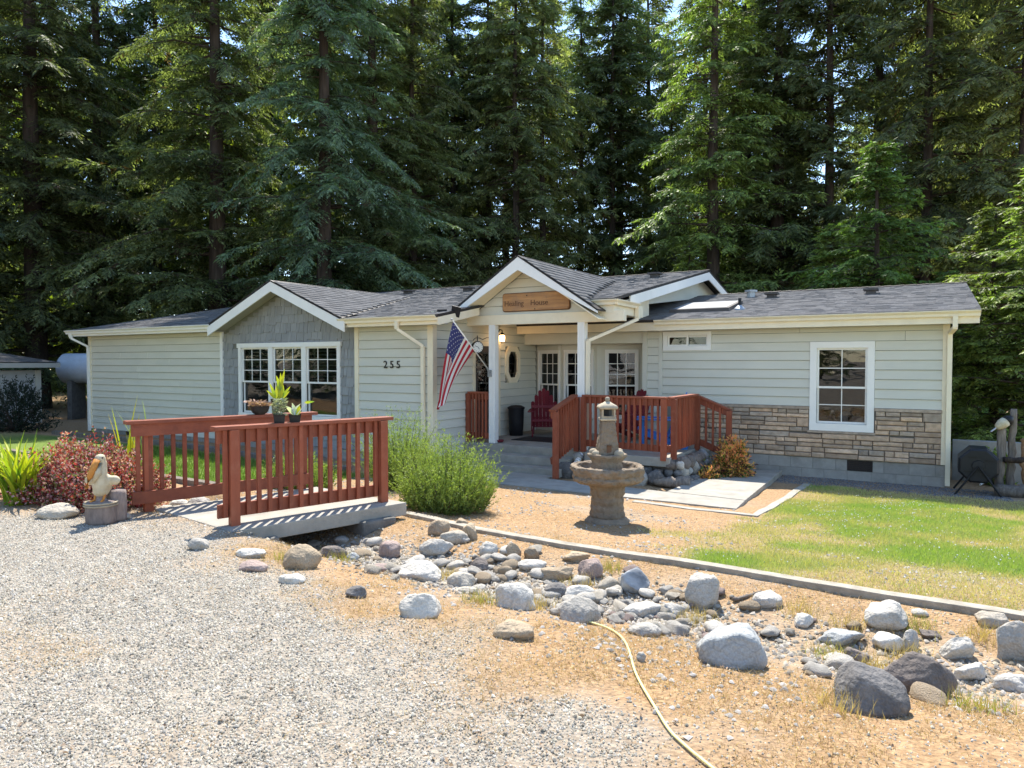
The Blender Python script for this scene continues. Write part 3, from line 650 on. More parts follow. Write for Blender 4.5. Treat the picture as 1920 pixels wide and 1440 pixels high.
ROOFQ = 1
roofw = deck(wing_poly); shingles(wing_poly, roofw)
back1 = [(RX0, YR, zR), (RX1, YR, zR), (RX1, 26.9, zR - .19 * 8.2), (RX0, 26.9, zR - .19 * 8.2)]; rb = deck(back1); shingles(back1, rb)
back2 = [(RX1, 19.0, zwing(19)), (.87, 19.0, zwing(19)), (.87, 24.2, zwing(19) - 1), (RX1, 24.2, zwing(19) - 1)]; rb2 = deck(back2); shingles(back2, rb2)
ybk = 10.47 + (PK - 2.5) / SL


for xe in (xl, xr):
    t_ = [(xe, gfy, 2.497), (GPK, gfy, PK), (GPK, ybk + .03, PK + .006)]
    o_ = deck(t_, 'gable_roof', .03); shingles([(p[0], p[1], p[2] + .01) for p in t_], o_)
# porch gable
PX, PZ, PS, PY = -6.71, 3.67, .66, 11.6
ypk = 10.47 + (PZ - 2.5) / SL
for s_ in (-1, 1):
    xf = PX + s_ * (1.66 if s_ > 0 else 1.5); zf = PZ - PS * abs(xf - PX); xv = PX + s_ * (PZ - zmain(12.02)) / PS
    poly = [(xf, PY, zf), (PX, PY, PZ), (PX, ypk + .03, PZ + .006), (xv, 12.02, zmain(12.02)), (xf, 12.0, zf)]
    o_ = deck(poly, 'porch_roof', .03); shingles([(p[0], p[1], p[2] + .01) for p in poly[:4]], o_)
# ridge caps and vents
def vent(px, py, plane, parent, sz=.3):
    d = ray(px, py); Y = 14.0
    for _ in range(40):
        p = _C + d * (Y / d[1]); Y += (p[2] - plane(Y)) * 1.2
    mb = MB(); x, y, z = p; mb.box(x - sz * .32, y - .1, z - .06, x + sz * .32, y + .1, z + .07); mb.box(x - sz * .5, y - .16, z + .072, x + sz * .5, y + .16, z + .115)
    mb.build('roof_vent', M['grille'], parent)
vent(1447, 558, zwing, roofw); vent(1633, 551, zwing, roofw); vent(1228, 520, zmain, roofm); vent(877, 546, zmain, roof); vent(765, 551, zmain, roof); vent(1117, 528, zmain, roofm)
for o_, a, b in ((roof, (RX0, YR, zR + .012), (RX1, YR, zR + .012)), (roofw, (RX1, 19.0, zwing(19) + .012), (.87, 19.0, zwing(19) + .012))):
    mb = MB()
    n_ = int((b[0] - a[0]) / .25)
    for i in range(n_):
        x0 = a[0] + (b[0] - a[0]) * i / n_; x1 = x0 + .27
        mb.add([(x0, a[1] - .13, a[2] - .022), (x0, a[1], a[2] + .004), (x0, a[1] + .13, a[2] - .022), (x1, a[1] - .13, a[2] - .012), (x1, a[1], a[2] + .014), (x1, a[1] + .13, a[2] - .012)], [(0, 3, 4, 1), (1, 4, 5, 2)])
    q = mb.build('ridge_cap', M['drip'], o_); q['kind'] = 'stuff'
def onroof(px, py, plane):
    d = ray(px, py); Y = 14.0
    for _ in range(40): p = _C + d * (Y / d[1]); Y += (p[2] - plane(Y)) * 1.2
    return p
p = onroof(1387, 580, zwing); mb = MB(); mb.tube([(p[0], p[1], p[2] - .02), (p[0], p[1], p[2] + .24)], .035, 10); mb.build('vent_pipe', M['black'], roofw); mb = MB(); mb.lathe([(.13, -.02), (.12, .015), (.04, .09)], 14, (p[0], p[1], p[2])); mb.build('pipe_flashing', M['galv'], roofw)
p = onroof(1408, 557, zwing); mb = MB(); mb.tube([(p[0], p[1], p[2] - .05), (p[0], p[1], p[2] + .12)], .1, 12); mb.tube([(p[0], p[1], p[2] + .12), (p[0], p[1], p[2] + .17)], .15, 12); mb.build('flue_cap', M['galv'], roofw)
a, b = onroof(1262, 586, zwing), onroof(1368, 567, zwing)
sk = MB(); sx0, sx1, sy0, sy1 = -4.85, -3.55, 15.15, 16.5
sk.hexa([(sx0, sy0, zwing(sy0) - .02), (sx1, sy0, zwing(sy0) - .02), (sx1, sy1, zwing(sy1) - .02), (sx0, sy1, zwing(sy1) - .02), (sx0, sy0, zwing(sy0) + .08), (sx1, sy0, zwing(sy0) + .08), (sx1, sy1, zwing(sy1) + .08), (sx0, sy1, zwing(sy1) + .08)]); sk = sk.build('skylight', M['grille'], roofw)
g_ = MB(); g_.add([(sx0 + .06, sy0 + .06, zwing(sy0 + .06) + .085), (sx1 - .06, sy0 + .06, zwing(sy0 + .06) + .085), (sx1 - .06, sy1 - .06, zwing(sy1 - .06) + .085), (sx0 + .06, sy1 - .06, zwing(sy1 - .06) + .085)], [(0, 1, 2, 3)]); g_.build('skylight_lens', M['shake'], sk)
# side wall of the raised middle roof
sw = MB(); sw.prism([(-5.25, 12.3, 2.62), (-5.25, YR, zwing(YR) - .05), (-5.25, YR, zR - .08), (-5.25, 12.3, zmain(12.3) - .08)], (-.1, 0, 0)); sw.prism([(-5.25, YR + .004, zwing(YR) - .05), (-5.25, 25, 1.8), (-5.25, 25, zR - .19 * 6.3 - .1), (-5.25, YR + .004, zR - .08)], (-.1, 0, 0)); sw.build('upper_side_wall', M['siding'], house)
cp = MB(); cp.box(-5.252, 14.0, 2.55, -5.235, 14.9, 3.05); cp.build('sunlit_reflect_patch', M['trim'], house)  # cream patch stands for reflected sunlight on the side wall
# fascias
def fascia(poly, off, name='fascia', mat='trim'): mb = MB(); mb.prism(poly, off); return mb.build(name, M[mat], house)
fascia([(RX0, 10.47, 2.33), (xl - .02, 10.47, 2.33), (xl - .02, 10.47, 2.47), (RX0, 10.47, 2.47)], (0, .03, 0), mat='white'); fascia([(xr - .02, 10.47, 2.32), (RXM, 10.47, 2.32), (RXM, 10.47, 2.47), (xr - .02, 10.47, 2.47)], (0, .03, 0))
fascia([(XD + .03, 14.1, 2.27), (.85, 14.1, 2.27), (.85, 14.1, 2.47), (XD + .03, 14.1, 2.47)], (0, .03, 0)); 
fd = .21
for s_, xe in ((-1, xl), (1, xr)):
    xe2 = xe + s_ * .06
    fascia([(GPK, gfy + .005, PK - .035), (xe2, gfy + .005, PK - .035 - gs * abs(xe2 - GPK)), (xe2, gfy + .005, PK - .035 - fd - gs * abs(xe2 - GPK)), (GPK, gfy + .005, PK - .035 - fd)], (0, .03, 0), 'rake_board', 'white')
    fascia([(GPK, gfy + .04, PK - .10), (xe2, gfy + .04, PK - .10 - gs * abs(xe2 - GPK)), (xe2, gfy + .04, PK - .12 - gs * abs(xe2 - GPK)), (GPK, gfy + .04, PK - .12)], (0, YA - gfy - .05, 0), 'soffit', 'soffit')
for s_ in (-1, 1):
    xe2 = PX + s_ * (1.66 if s_ > 0 else 1.58); dz = PS * abs(xe2 - PX)
    fascia([(PX, PY + .005, PZ - .035), (xe2, PY + .005, PZ - .035 - dz), (xe2, PY + .005, max(2.50, PZ - .035 - .25 - dz)), (PX, PY + .005, PZ - .035 - .25)], (0, .03, 0), 'rake_board', 'white')
    fascia([(PX, PY + .04, PZ - .16), (xe2, PY + .04, PZ - .16 - dz), (xe2, PY + .04, PZ - .18 - dz), (PX, PY + .04, PZ - .18)], (0, .42, 0), 'soffit', 'trim')
fascia([(RXM - .002, 10.5, zmain(10.5) - .05), (RXM - .002, 11.9, zmain(11.9) - .05), (RXM - .002, 11.9, zmain(11.9) - .2), (RXM - .002, 10.5, zmain(10.5) - .2)], (-.03, 0, 0), 'rake_board', 'trim')
# raised roof rake (right) with soffit and gutter return
fascia([(RX1 - .002, 12.9, zmain(12.9) - .03), (RX1 - .002, YR, zR - .03), (RX1 - .002, YR, zR - .25), (RX1 - .002, 12.9, zmain(12.9) - .25)], (-.03, 0, 0), 'rake_board', 'white'); fascia([(RX1 - .002, YR + .002, zR - .03), (RX1 - .002, 26.8, zR - .03 - .19 * 8.1), (RX1 - .002, 26.8, zR - .25 - .19 * 8.1), (RX1 - .002, YR + .002, zR - .25)], (-.03, 0, 0), 'rake_board', 'white')
fascia([(RX1 - .04, 12.3, zmain(12.3) - .12), (RX1 - .04, YR, zR - .12), (RX1 - .04, YR, zR - .14), (RX1 - .04, 12.3, zmain(12.3) - .14)], (-.31, 0, 0), 'soffit', 'soffit')
fascia([(.842, 14.13, zwing(14.13) - .035), (.842, 19, zwing(19) - .035), (.842, 19, zwing(19) - .2), (.842, 14.13, zwing(14.13) - .2)], (-.03, 0, 0), 'rake_board', 'trim'); fascia([(RX0 + .03, 10.5, zmain(10.5) - .055), (RX0 + .03, YR, zR - .055), (RX0 + .03, YR, zR - .22), (RX0 + .03, 10.5, zmain(10.5) - .2)], (.03, 0, 0), 'rake_board', 'trim')
sf = MB(); sf.box(RX0 + .06, 10.5, 2.335, xl, YA - .04, 2.35); sf.box(xr, 10.5, 2.335, RXM - .01, YA - .04, 2.35); sf.build('soffit', M['soffit'], house)
sf = MB(); sf.box(-5.2, 14.13, 2.28, .80, YB - .045, 2.295); sf.box(XD + .04, 14.13, 2.28, -5.21, YB - .01, 2.295); sf.build('soffit', M['soffit'], house)
# gutters (K profile)
def gutter(x0, x1, y, z, mat='trim', par=None):
    mb = MB(); prof = [(0, -.10), (-.055, -.10), (-.065, -.055), (-.11, -.015), (-.11, 0), (-.10, 0), (-.10, -.01), (-.058, -.05), (-.05, -.09), (0, -.09)]
    mb.prism([(x0, y + a, z + b) for a, b in prof], (x1 - x0, 0, 0)); return mb.build('gutter', M[mat], house)
gutter(RX0 - .02, xl + .02, 10.468, 2.49, 'white'); gutter(xr - .12, RXM + .01, 10.468, 2.49); gutter(-4.82, .86, 14.098, 2.49)
# front eave box and gutter of the middle roof
eb = MB(); eb.box(-5.36, 12.03, zmain(12) - .27, RX1 - .002, 12.06, zmain(12) - .05); eb.box(RX1 - .035, 12.061, zmain(12) - .27, RX1 - .002, 13.6, zmain(12) - .05); eb.build('eave_fascia', M['trim'], house)
gutter(-5.36, RX1 + .10, 12.028, zmain(12) - .02)
gt = MB(); zt_ = zmain(12) - .02; prof = [(0, -.10), (.055, -.10), (.065, -.055), (.11, -.015), (.11, 0), (.10, 0), (.10, -.01), (.058, -.05), (.05, -.09), (0, -.09)]
gt.prism([(RX1 + .0 + a, 11.95, zt_ + b) for a, b in prof], (0, 1.25, 0)); gt.build('gutter', M['trim'], house)
# porch beam, ceiling, posts, gable wall
bm_ = MB(); bm_.box(XD + .0, 12.04, 2.37, -4.71, 12.18, 2.57); bm_.build('porch_beam', M['trim'], house, bev=.006)
cl = MB(); cl.box(XD + .03, 12.19, 2.56, -5.2, 14.06, 2.60); cl.build('porch_ceiling', M['soffit'], house)
gw = MB(); gw.prism([(-8.15, 12.12, 2.58), (-5.2, 12.12, 2.58), (PX, 12.12, 3.55)], (0, .04, 0)); gw = gw.build('porch_gable_wall', M['core'], house)
PG = Plane((0, 12.12, 0), (1, 0, 0), (0, -1, 0))
siding(PG, -8.3, -4.9, 2.575, 3.48, [], gw, lim=lambda z: (PX - (3.50 - z) / PS, PX + (3.50 - z) / PS))
for x in (-7.57, -5.57):
    zb = -.06 if x < -6 else -.10
    mb = MB(); mb.box(x - .075, 12.04, zb, x + .075, 12.18, 2.37); po = mb.build('porch_post', M['white'], house, bev=.006)
    for sx in (-1, 1):
        mb = MB(); mb.box(x + sx * .05 - .022, 12.034, zb + .01, x + sx * .05 + .022, 12.039, 2.36); mb.build('post_board', M['white'], po)
# downspouts
def downspout(path, name='downspout', mat='trim', w_=.075): 
    mb = MB()
    for a, b in zip(path[:-1], path[1:]): mb.bar(a, b, w_, w_ * .75)
    return mb.build(name, M[mat], house)
downspout([(-20.42, 10.42, 2.4), (-20.42, 10.44, 2.28), (-20.24, YA - .07, 2.05), (-20.24, YA - .07, -.32)], mat='white')
downspout([(-8.72, 10.42, 2.4), (-8.72, 10.42, 2.25), (-8.38, YA - .075, 1.92), (-8.38, YA - .075, -.3)])
downspout([(.50, 14.05, 2.4), (.50, 14.06, 2.2), (.44, YB - .08, 2.12), (.44, YB - .08, -.58)])
dsx = RX1 + .06
downspout([(dsx, 13.1, zt_ - .06), (dsx, 13.1, 2.46), (-5.44, 12.08, 2.02), (-5.44, 12.08, .0)])
mb = MB(); 
for k in range(9): mb.tube([(-5.44 - k * .006, 12.04 - k * .045, .02 - k * .035), (-5.445 - k * .006, 12.01 - k * .045, -.005 - k * .035)], .055 if k % 2 else .048, 10)
mb.build('downspout_elbow', M['white'], house)
# house number
def textmesh(s, size, ext, mat, name):
    cu = bpy.data.curves.new(name, 'FONT'); cu.body = s; cu.size = size; cu.extrude = ext; ob = bpy.data.objects.new('tmp_text', cu); COL.objects.link(ob)
    me = bpy.data.meshes.new_from_object(ob.evaluated_get(bpy.context.evaluated_depsgraph_get())); bpy.data.objects.remove(ob); me.materials.clear(); me.materials.append(mat); return me
for i, ch in enumerate('255'):
    o_ = link(bpy.data.objects.new('house_number', textmesh(ch, .215, .008, M['iron'], 'digit')), house); o_.rotation_euler = (math.pi / 2, 0, 0); o_.location = Vector((-9.42 + i * .168, YA - .035, 1.49))
# porch floor and steps
pf = MB(); pf.box(XD + .03, 11.9, -.22, -5.35, 15.1, -.05); pf.box(-5.349, 11.72, -.22, -3.72, 14.49, -.055); pf.build('porch_floor', M['concrete'], house, bev=.012)
for k, (y0, y1, zt) in enumerate([(11.55, 11.9, -.2), (11.2, 11.9, -.345)]):
    mb = MB(); mb.box(XD + .05, y0, zt - .15, -5.62, y1 - .003 + (0 if k == 0 else -.352), zt); mb.build('porch_step', M['concrete'], house, bev=.012)
mb = MB(); mb.box(XD + .06, 11.56, -.6, -5.64, 14.4, -.225); mb.box(-5.63, 11.95, -.7, -3.75, 14.48, -.225); mb.build('porch_base', M['darkconc'], house)
mat_ = MB(); mat_.box(-7.5, 12.7, -.048, -5.9, 13.5, -.036); tag(mat_.build('door_mat', M['black']), 'dark flat mat lying on the porch floor', 'mat')
# porch railings
def railing(A, B, zb, zt, n, outer=(0, -1), posts=(0, 1), postdrop=(0, 0), parent=house, name='porch_railing', capw=.13, boards=.12, cap=True, ext=0., bw=.038):
    A, B = Vector((A[0], A[1], 0)), Vector((B[0], B[1], 0)); d = (B - A); L_ = d.length; u = d / L_; o = Vector((outer[0], outer[1], 0)).normalized()
    Z = lambda pair, t: pair[0] + (pair[1] - pair[0]) * t
    P = lambda t, off, z: A + d * t + o * off + Vector((0, 0, z))
    mb = MB(); e = ext / L_
    if cap: mb.bar(P(-e, 0.01, Z(zt, 0) - .019), P(1 + e, 0.01, Z(zt, 1) - .019), capw, .038)
    rr = mb.build(name, M['redh'], parent, bev=.004) if cap else None
    for zz in ((zt[0] - .04 - boards / 2, zt[1] - .04 - boards / 2), (zb[0] + boards / 2, zb[1] + boards / 2)):
        s = MB(); s.bar(P(-.005, 0, zz[0]), P(1.005, 0, zz[1]), .038, boards); s.build('rail_board', M['redh'], rr)
    for i in range(n):
        t = (i + .5) / n; s = MB(); c = P(t, .04, 0); s.bar(c + Vector((0, 0, Z(zb, t) + .012)), c + Vector((0, 0, Z(zt, t) - .042)), bw, bw, up=tuple(o)); s.build('baluster', M['red'], rr)
    for t, dr_ in zip(posts, postdrop):
        s = MB(); c = P(t, .065, 0); s.bar(c + Vector((0, 0, Z(zb, t) - dr_)), c + Vector((0, 0, Z(zt, t) - .041)), .089, .089, up=tuple(o)); s.build('post', M['red'], rr)
    return rr
railing((-8.14, 12.06), (-7.66, 12.06), (.03, .03), (1.0, 1.0), 6, (0, -1), (.04,), (.08,))
railing((-5.46, 11.93), (-3.78, 11.78), (.03, .03), (1.0, 1.0), 15, (-.09, -1), (.02, .97), (.1, .14))
railing((-3.76, 11.80), (-3.76, 13.38), (.03, .03), (1.0, 1.0), 15, (1, 0), (.03, .97), (.12, .12))
railing((-3.74, 13.42), (-3.08, 13.42), (.03, -.24), (.99, .72), 5, (0, -1), (.97,), (.3,))
railing((-5.65, 10.98), (-5.65, 11.92), (-.22, .03), (.76, 1.0), 9, (1, 0), (.04, .97), (.26, .1))
# river rock facing below the porch: built after the rock makers

# ------------------------------------------------------------------ rocks
def ico(sub):
    bm = bmesh.new(); bmesh.ops.create_icosphere(bm, subdivisions=sub, radius=1); v = np.array([x.co[:] for x in bm.verts]); f = np.array([[x.index for x in q.verts] for q in bm.faces]); bm.free(); return v, f
ICO = {k: ico(k) for k in (1, 2, 3, 4)}
def rock_verts(seed, size, sub=4, ang=0.0, rough=.13):
    v, f = ICO[sub]; v = v.copy(); r = np.random.default_rng(seed)
    q, _ = np.linalg.qr(r.normal(size=(3, 3))); v = v @ q; p = r.uniform(2.3, 3.4) + 2.0 * ang      # blocky superellipsoid, turned at random
    v = v / (np.abs(v) ** p).sum(1)[:, None] ** (1 / p); v = v @ q.T
    for _ in range(int(6 + 8 * ang)):
        d = r.normal(size=3); d /= np.linalg.norm(d); h = r.uniform(.62, .98) if ang > .4 else r.uniform(.78, 1.02); k = v @ d - h
        v -= np.clip(k, 0, None)[:, None] * d * (.72 + .28 * min(1, ang * 1.2))
    off = r.uniform(-50, 50, 3)
    for i in range(len(v)):
        w_ = Vector(v[i] * 1.3 + off); s = mnoise.noise(w_) * rough + mnoise.noise(w_ * 2.7) * rough * .45 + mnoise.noise(w_ * 7) * rough * .16 + (mnoise.noise(w_ * 16) * .010 if sub > 3 else 0)
        v[i] *= 1 + s
    lo, hi = v.min(0), v.max(0); v = (v - (lo + hi) / 2) / (hi - lo) * np.array(size)
    return v, f
def rock(px, py, wpx, hpx, mat, label, ang=0., seed=None, name='boulder', cat='rock', deep=.8, rz=None, sink=.38, grp=None, tilt=0, zoff=None):
    p = gp(px, py); D = float((p - _C) @ _fw); wd = wpx * D / FPX; hh = hpx * D / FPX; el = math.atan2(CAMH - p[2], math.hypot(p[0], p[1]))
    dep = wd * deep; hz = max(.03, (hh - dep * math.sin(el) * .55) / math.cos(el) * 1.05); hz = max(hz, wd * .28)
    dirc = np.array([p[0], p[1]]); dirc /= np.linalg.norm(dirc); c = np.array([p[0], p[1]]) + dirc * dep * .42
    s = seed if seed is not None else int(px * 13 + py * 7)
    v, f = rock_verts(s, (wd, dep, hz * (1 + sink)), 4 if wpx > 34 else 3, ang)
    o = obj_np(name, v, f, M[mat], smooth=True); o.location = (c[0], c[1], min(gz(c[0], c[1]), p[2] + .02) + hz * (1 - sink) / 2 - hz * .02 if zoff is None else zoff)
    o.rotation_euler = (0, tilt, YAW if rz is None else YAW + rz)
    if label: tag(o, label, cat, grp)
    return o
ROCKS = [
 (565, 1068, 76, 50, 'r_tan', 'rounded tan boulder at the creek edge right below the bridge slab', 0, .8), (373, 1032, 38, 25, 'r_grey', 'grey cobble beside the front foot of the near bridge railing', 0, .9),
 (470, 1047, 58, 15, 'r_white', 'low pale flat stone in dry grass below the bridge post', 0, .6), (475, 1073, 55, 23, 'r_pink', 'pinkish oval stone at the gravel edge left of the tan boulder', 0, .7),
 (548, 1095, 52, 21, 'r_white', 'whitish flat stone sunk in straw in front of the tan boulder', 0, .7), (668, 1122, 40, 25, 'r_dark', 'small dark grey stone alone at the gravel edge', .5, .8),
 (788, 1159, 78, 50, 'r_white', 'angular white and blue-grey rock standing in straw at the gravel edge', .8, .8), (625, 1047, 54, 26, 'r_brown', 'brown-grey stone tucked under the bridge slab edge', 0, .6),
 (661, 1053, 26, 18, 'r_blue', 'small blue-grey stone shaded under the bridge', 0, .8), (730, 1048, 42, 34, 'r_pink', 'round pinkish boulder right of the bridge abutment', 0, .9),
 (717, 1072, 48, 14, 'r_pink', 'long low pink stone on the near creek bank', 0, .6), (818, 1046, 66, 36, 'r_grey', 'long grey speckled boulder leaning in the creek pebbles', 0, .7),
 (823, 1004, 42, 30, 'r_tan', 'smooth tan boulder below the rosemary bush and kerb', 0, .8), (852, 1020, 54, 24, 'r_cream', 'cream curved stone lying under the cut tan block', 0, .5),
 (880, 1013, 32, 32, 'r_tan', 'square cut tan block tipped on the creek bank', .95, .9), (866, 988, 24, 16, 'r_tan', 'small tan block behind the tipped square block', .9, .9),
 (916, 1046, 36, 31, 'r_grey', 'round grey boulder in the creek middle beneath the kerb', 0, .9), (963, 1044, 30, 25, 'r_tan', 'brown brick shaped block tilted on the pebbles', .95, .5),
 (997, 1050, 30, 22, 'r_tan', 'broken tan angular stone right of the tilted brick block', .95, .8), (788, 1090, 84, 42, 'r_white', 'large white topped boulder on the near creek edge', .3, .8),
 (865, 1104, 54, 34, 'r_cream', 'tan smooth boulder touching the large white topped boulder', 0, .8), (874, 1113, 44, 14, 'r_cream', 'thin cream slab lying in straw below the tan boulder', 0, .6),
 (898, 1073, 38, 26, 'r_brown', 'purplish brown rock among creek pebbles', .6, .8), (967, 1143, 78, 56, 'r_white', 'big white boulder with tan shaded front at the creek edge', .4, .8),
 (998, 1071, 56, 21, 'r_white', 'flat white stone behind the long tan block', 0, .7), (1044, 1090, 64, 28, 'r_tan', 'long tan block with flat top in the creek', .9, .5),
 (1080, 1054, 55, 13, 'r_tan', 'thin brown slab lying below the kerb', .9, .5), (1107, 1087, 46, 38, 'r_pink', 'blunt pinkish grey boulder right of the long tan block', .5, .8),
 (1190, 1116, 55, 49, 'r_streak', 'black and white streaked craggy rock in the creek', .8, .9), (1041, 1122, 46, 30, 'r_dark', 'dark grey rounded rock left of the white elongated stone', .3, .8),
 (1087, 1126, 66, 30, 'r_white', 'elongated white stone lying diagonally in the creek', 0, .5), (1087, 1168, 82, 56, 'r_grey', 'light grey cracked boulder where the hose begins', 0, .8),
 (1150, 1119, 36, 16, 'r_white', 'small white oval stone before the streaked rock', 0, .8), (1318, 1146, 70, 66, 'r_grey', 'tall rough grey rock with tan right side under the kerb', .7, .8),
 (1262, 1161, 46, 30, 'r_grey', 'mottled grey rock left of the small red stone', .5, .8), (1205, 1158, 84, 22, 'r_white', 'pale greenish flat slab behind the two small boulders', .2, .6),
 (1208, 1193, 66, 28, 'r_grey', 'grey speckled stone in front of the pale slab', 0, .7), (1300, 1140, 24, 12, 'r_pink', 'small dull red stone beside the tall grey rock', .5, .8),
 (963, 1200, 80, 36, 'r_tan', 'brown-tan loaf shaped stone in straw left of the hose', 0, .7), (1371, 1253, 134, 88, 'r_blue', 'largest smooth blue-grey boulder near the hose', .25, .8),
 (1202, 1241, 19, 19, 'r_grey', 'little round grey stone right beside the yellow hose', 0, .9), (1438, 1141, 57, 31, 'r_grey', 'grey oval stone lying alone on dry bank below kerb', 0, .8),
 (1508, 1178, 40, 26, 'r_white', 'white weathered stone in straw below the oval stone', .4, .8), (1660, 1186, 84, 54, 'r_grey', 'grey and black mottled boulder on the bank below the lawn kerb', .4, .8),
 (1663, 1221, 54, 33, 'r_white', 'white-grey stone in front of the mottled boulder', .2, .8), (1706, 1222, 38, 40, 'r_grey', 'upright angular grey stone behind the long brown boulder', .8, .7),
 (1620, 1340, 144, 98, 'r_dark', 'nearest large dark grey boulder at lower right', .45, .85), (1715, 1302, 150, 86, 'r_brown', 'long brownish grey boulder behind the dark boulder', .2, .55),
 (1792, 1237, 58, 42, 'r_white', 'white angular stone right of the long brown boulder', .8, .8), (1606, 1247, 46, 34, 'r_brown', 'brown-grey wedge stone left of the long brown boulder', .9, .8),
 (1816, 1277, 64, 36, 'r_white', 'grey-white ridged rock at the tail of the long brown boulder', .7, .7), (1896, 1298, 66, 36, 'r_white', 'pale flat boulder at the right picture edge', 0, .8),
 (1900, 1240, 66, 74, 'r_grey', 'big grey boulder cut by the right picture edge', .5, .8), (1858, 1176, 62, 27, 'r_cream', 'pale flat boulder where the lawn kerb ends', .2, .7),
 (1724, 1157, 30, 15, 'r_white', 'small white stone on the bank just under the kerb', .3, .8), (1743, 1199, 36, 16, 'r_brown', 'flat brownish stone above the upright angular stone', .7, .8),
 (1562, 1241, 38, 20, 'r_white', 'white stone in grass left of the wedge stone', 0, .8), (1580, 1214, 90, 17, 'r_blue', 'low dark blue-grey ledge rock half buried in grass', .5, .6),
 (110, 974, 72, 32, 'r_cream', 'cream boulder left of the pelican statue', 0, .8), (229, 975, 32, 15, 'r_cream', 'small cream stone right of the pelican statue', 0, .8),
 (375, 957, 44, 24, 'r_grey', 'grey boulder seen beneath the far bridge railing', 0, .8), (335, 955, 36, 16, 'r_white', 'pale stone left of the grey boulder under the far railing', 0, .8),
 (312, 962, 28, 12, 'r_cream', 'low cream stone by the far railing front post', 0, .8), (640, 1020, 30, 14, 'r_grey', 'grey pebbly stone deep in the bridge shadow', 0, .8)]
for q in ROCKS: rock(q[0], q[1], q[2], q[3], q[4], q[5], q[6], deep=q[7])
# creek cobbles: individuals sharing a few meshes
protos = []
for i in range(9):
    v, f = rock_verts(500 + i, (1, .78, .5), 3, .0 if i % 3 else .6); 
    protos.append([mesh_np('cobble', v, f, M[k], smooth=True) for k in (['r_grey', 'r_white', 'r_tan', 'r_cream', 'r_grey', 'r_pink'][i % 6],)][0])
cnt = 0; rr_ = random.Random(21)
while cnt < 250:
    t = rr_.random() * (len(CREEK) - 3) + 1.6 if rr_.random() < .4 else rr_.uniform(3.0, 6.3); i = min(int(t), len(CREEK) - 2); c = CREEK[i] + (CREEK[i + 1] - CREEK[i]) * (t - i)
    x, y = c[0] + rr_.gauss(0, .30), c[1] + rr_.gauss(0, .30)
    if y > np.interp(x, KERB[:, 0], KERB[:, 1]) - .1: continue
    s = rr_.choice([.05, .06, .07, .09, .11, .13, .16, .19]); o = bpy.data.objects.new('river_cobble', protos[rr_.randrange(9)]); COL.objects.link(o)
    o.location = (x, y, gz(x, y) + s * .14); o.rotation_euler = (rr_.uniform(-.3, .3), rr_.uniform(-.3, .3), rr_.random() * 6.3); o.scale = (s, s, s * rr_.uniform(.8, 1.2))
    tag(o, 'small rounded river cobble in the dry creek bed', 'cobble', 'cobbles of the dry creek bed'); cnt += 1
def pebbles(name, xy, sizes, cols, label, kind='stuff', flat=.6):
    v, f = ICO[1] if False else (np.array([(1, 0, -.15), (-.5, .87, -.15), (-.5, -.87, -.15), (.3, .2, .8), (-.4, .1, .7), (.1, -.45, .6)], float), np.array([(0, 1, 3), (1, 4, 3), (1, 2, 4), (2, 5, 4), (2, 0, 5), (0, 3, 5), (3, 4, 5)]))
    n = len(xy); a = rng.random(n) * 6.28; ca, sa = np.cos(a), np.sin(a)
    jit = rng.uniform(.7, 1.3, (n, 6, 3)); V = v[None] * jit; V[:, :, 2] *= flat; V = V * sizes[:, None, None] * .5
    X = V[:, :, 0] * ca[:, None] - V[:, :, 1] * sa[:, None]; Y = V[:, :, 0] * sa[:, None] + V[:, :, 1] * ca[:, None]
    Zg = hgt(xy[:, 0], xy[:, 1]); V = np.stack([X + xy[:, :1], Y + xy[:, 1:2], V[:, :, 2] + (Zg + sizes * .12)[:, None]], 2)
    F = (f[None] + (np.arange(n) * 6)[:, None, None]).reshape(-1, 3)
    o = obj_np(name, V.reshape(-1, 3), F, M['peb'], cols=np.repeat(cols, 6, 0)); tag(o, label, kind=kind); return o
def pick(n, x0, x1, y0, y1, fn, nearbias=True):
    out = []; tot = 0
    while tot < n:
        x = rng.uniform(x0, x1, 60000); y = rng.uniform(y0, y1, 60000)
        zc = -x * math.sin(YAW) + y * math.cos(YAW); xc = x * math.cos(YAW) + y * math.sin(YAW)
        k = (zc > 2.2) & (np.abs(xc) < zc * .80 + .2)
        pr = fn(x, y) * (np.minimum(1, (4.2 / np.maximum(zc, .1)) ** 1.3) if nearbias else 1)
        k &= rng.random(60000) < pr; out.append(np.stack([x[k], y[k]], 1)); tot += k.sum()
    return np.concatenate(out)[:n]
xy = pick(118000, -9, 3, .8, 9, lambda x, y: np.maximum(w_gravel(x, y) ** 1.5, .08)); s = rng.uniform(.0055, .015, len(xy)) * (1 + .8 * (rng.random(len(xy)) < .05)); b = np.clip(rng.normal(.35, .13, len(xy)), .07, .68); tn = rng.uniform(0, 1, len(xy))
cl_ = np.stack([b * (1.04 + .04 * tn), b * (.975 + .0 * tn), b * (.87 - .13 * tn)], 1)
pebbles('drive_gravel', xy, s, cl_, 'loose grey gravel covering the drive', flat=.95)
def creekw(x, y): d, _ = pdist(CREEK, x, y); return np.exp(-(d / .36) ** 2) * (.35 + .65 * sstep(-.8, -2.2, x)) * (y < np.interp(x, KERB[:, 0], KERB[:, 1]) - .12) * (x > -8)
xy = pick(12000, -8, 3, 2, 6.3, creekw, False); s = rng.uniform(.016, .05, len(xy)); b = rng.uniform(.14, .48, len(xy)); tn = rng.uniform(0, 1, len(xy))
pebbles('creek_pebbles', xy, s, np.stack([b * 1.04, b * (.95 - .05 * tn), b * (.84 - .18 * tn)], 1), 'loose grey and tan pebbles filling the dry creek bed', flat=.75)
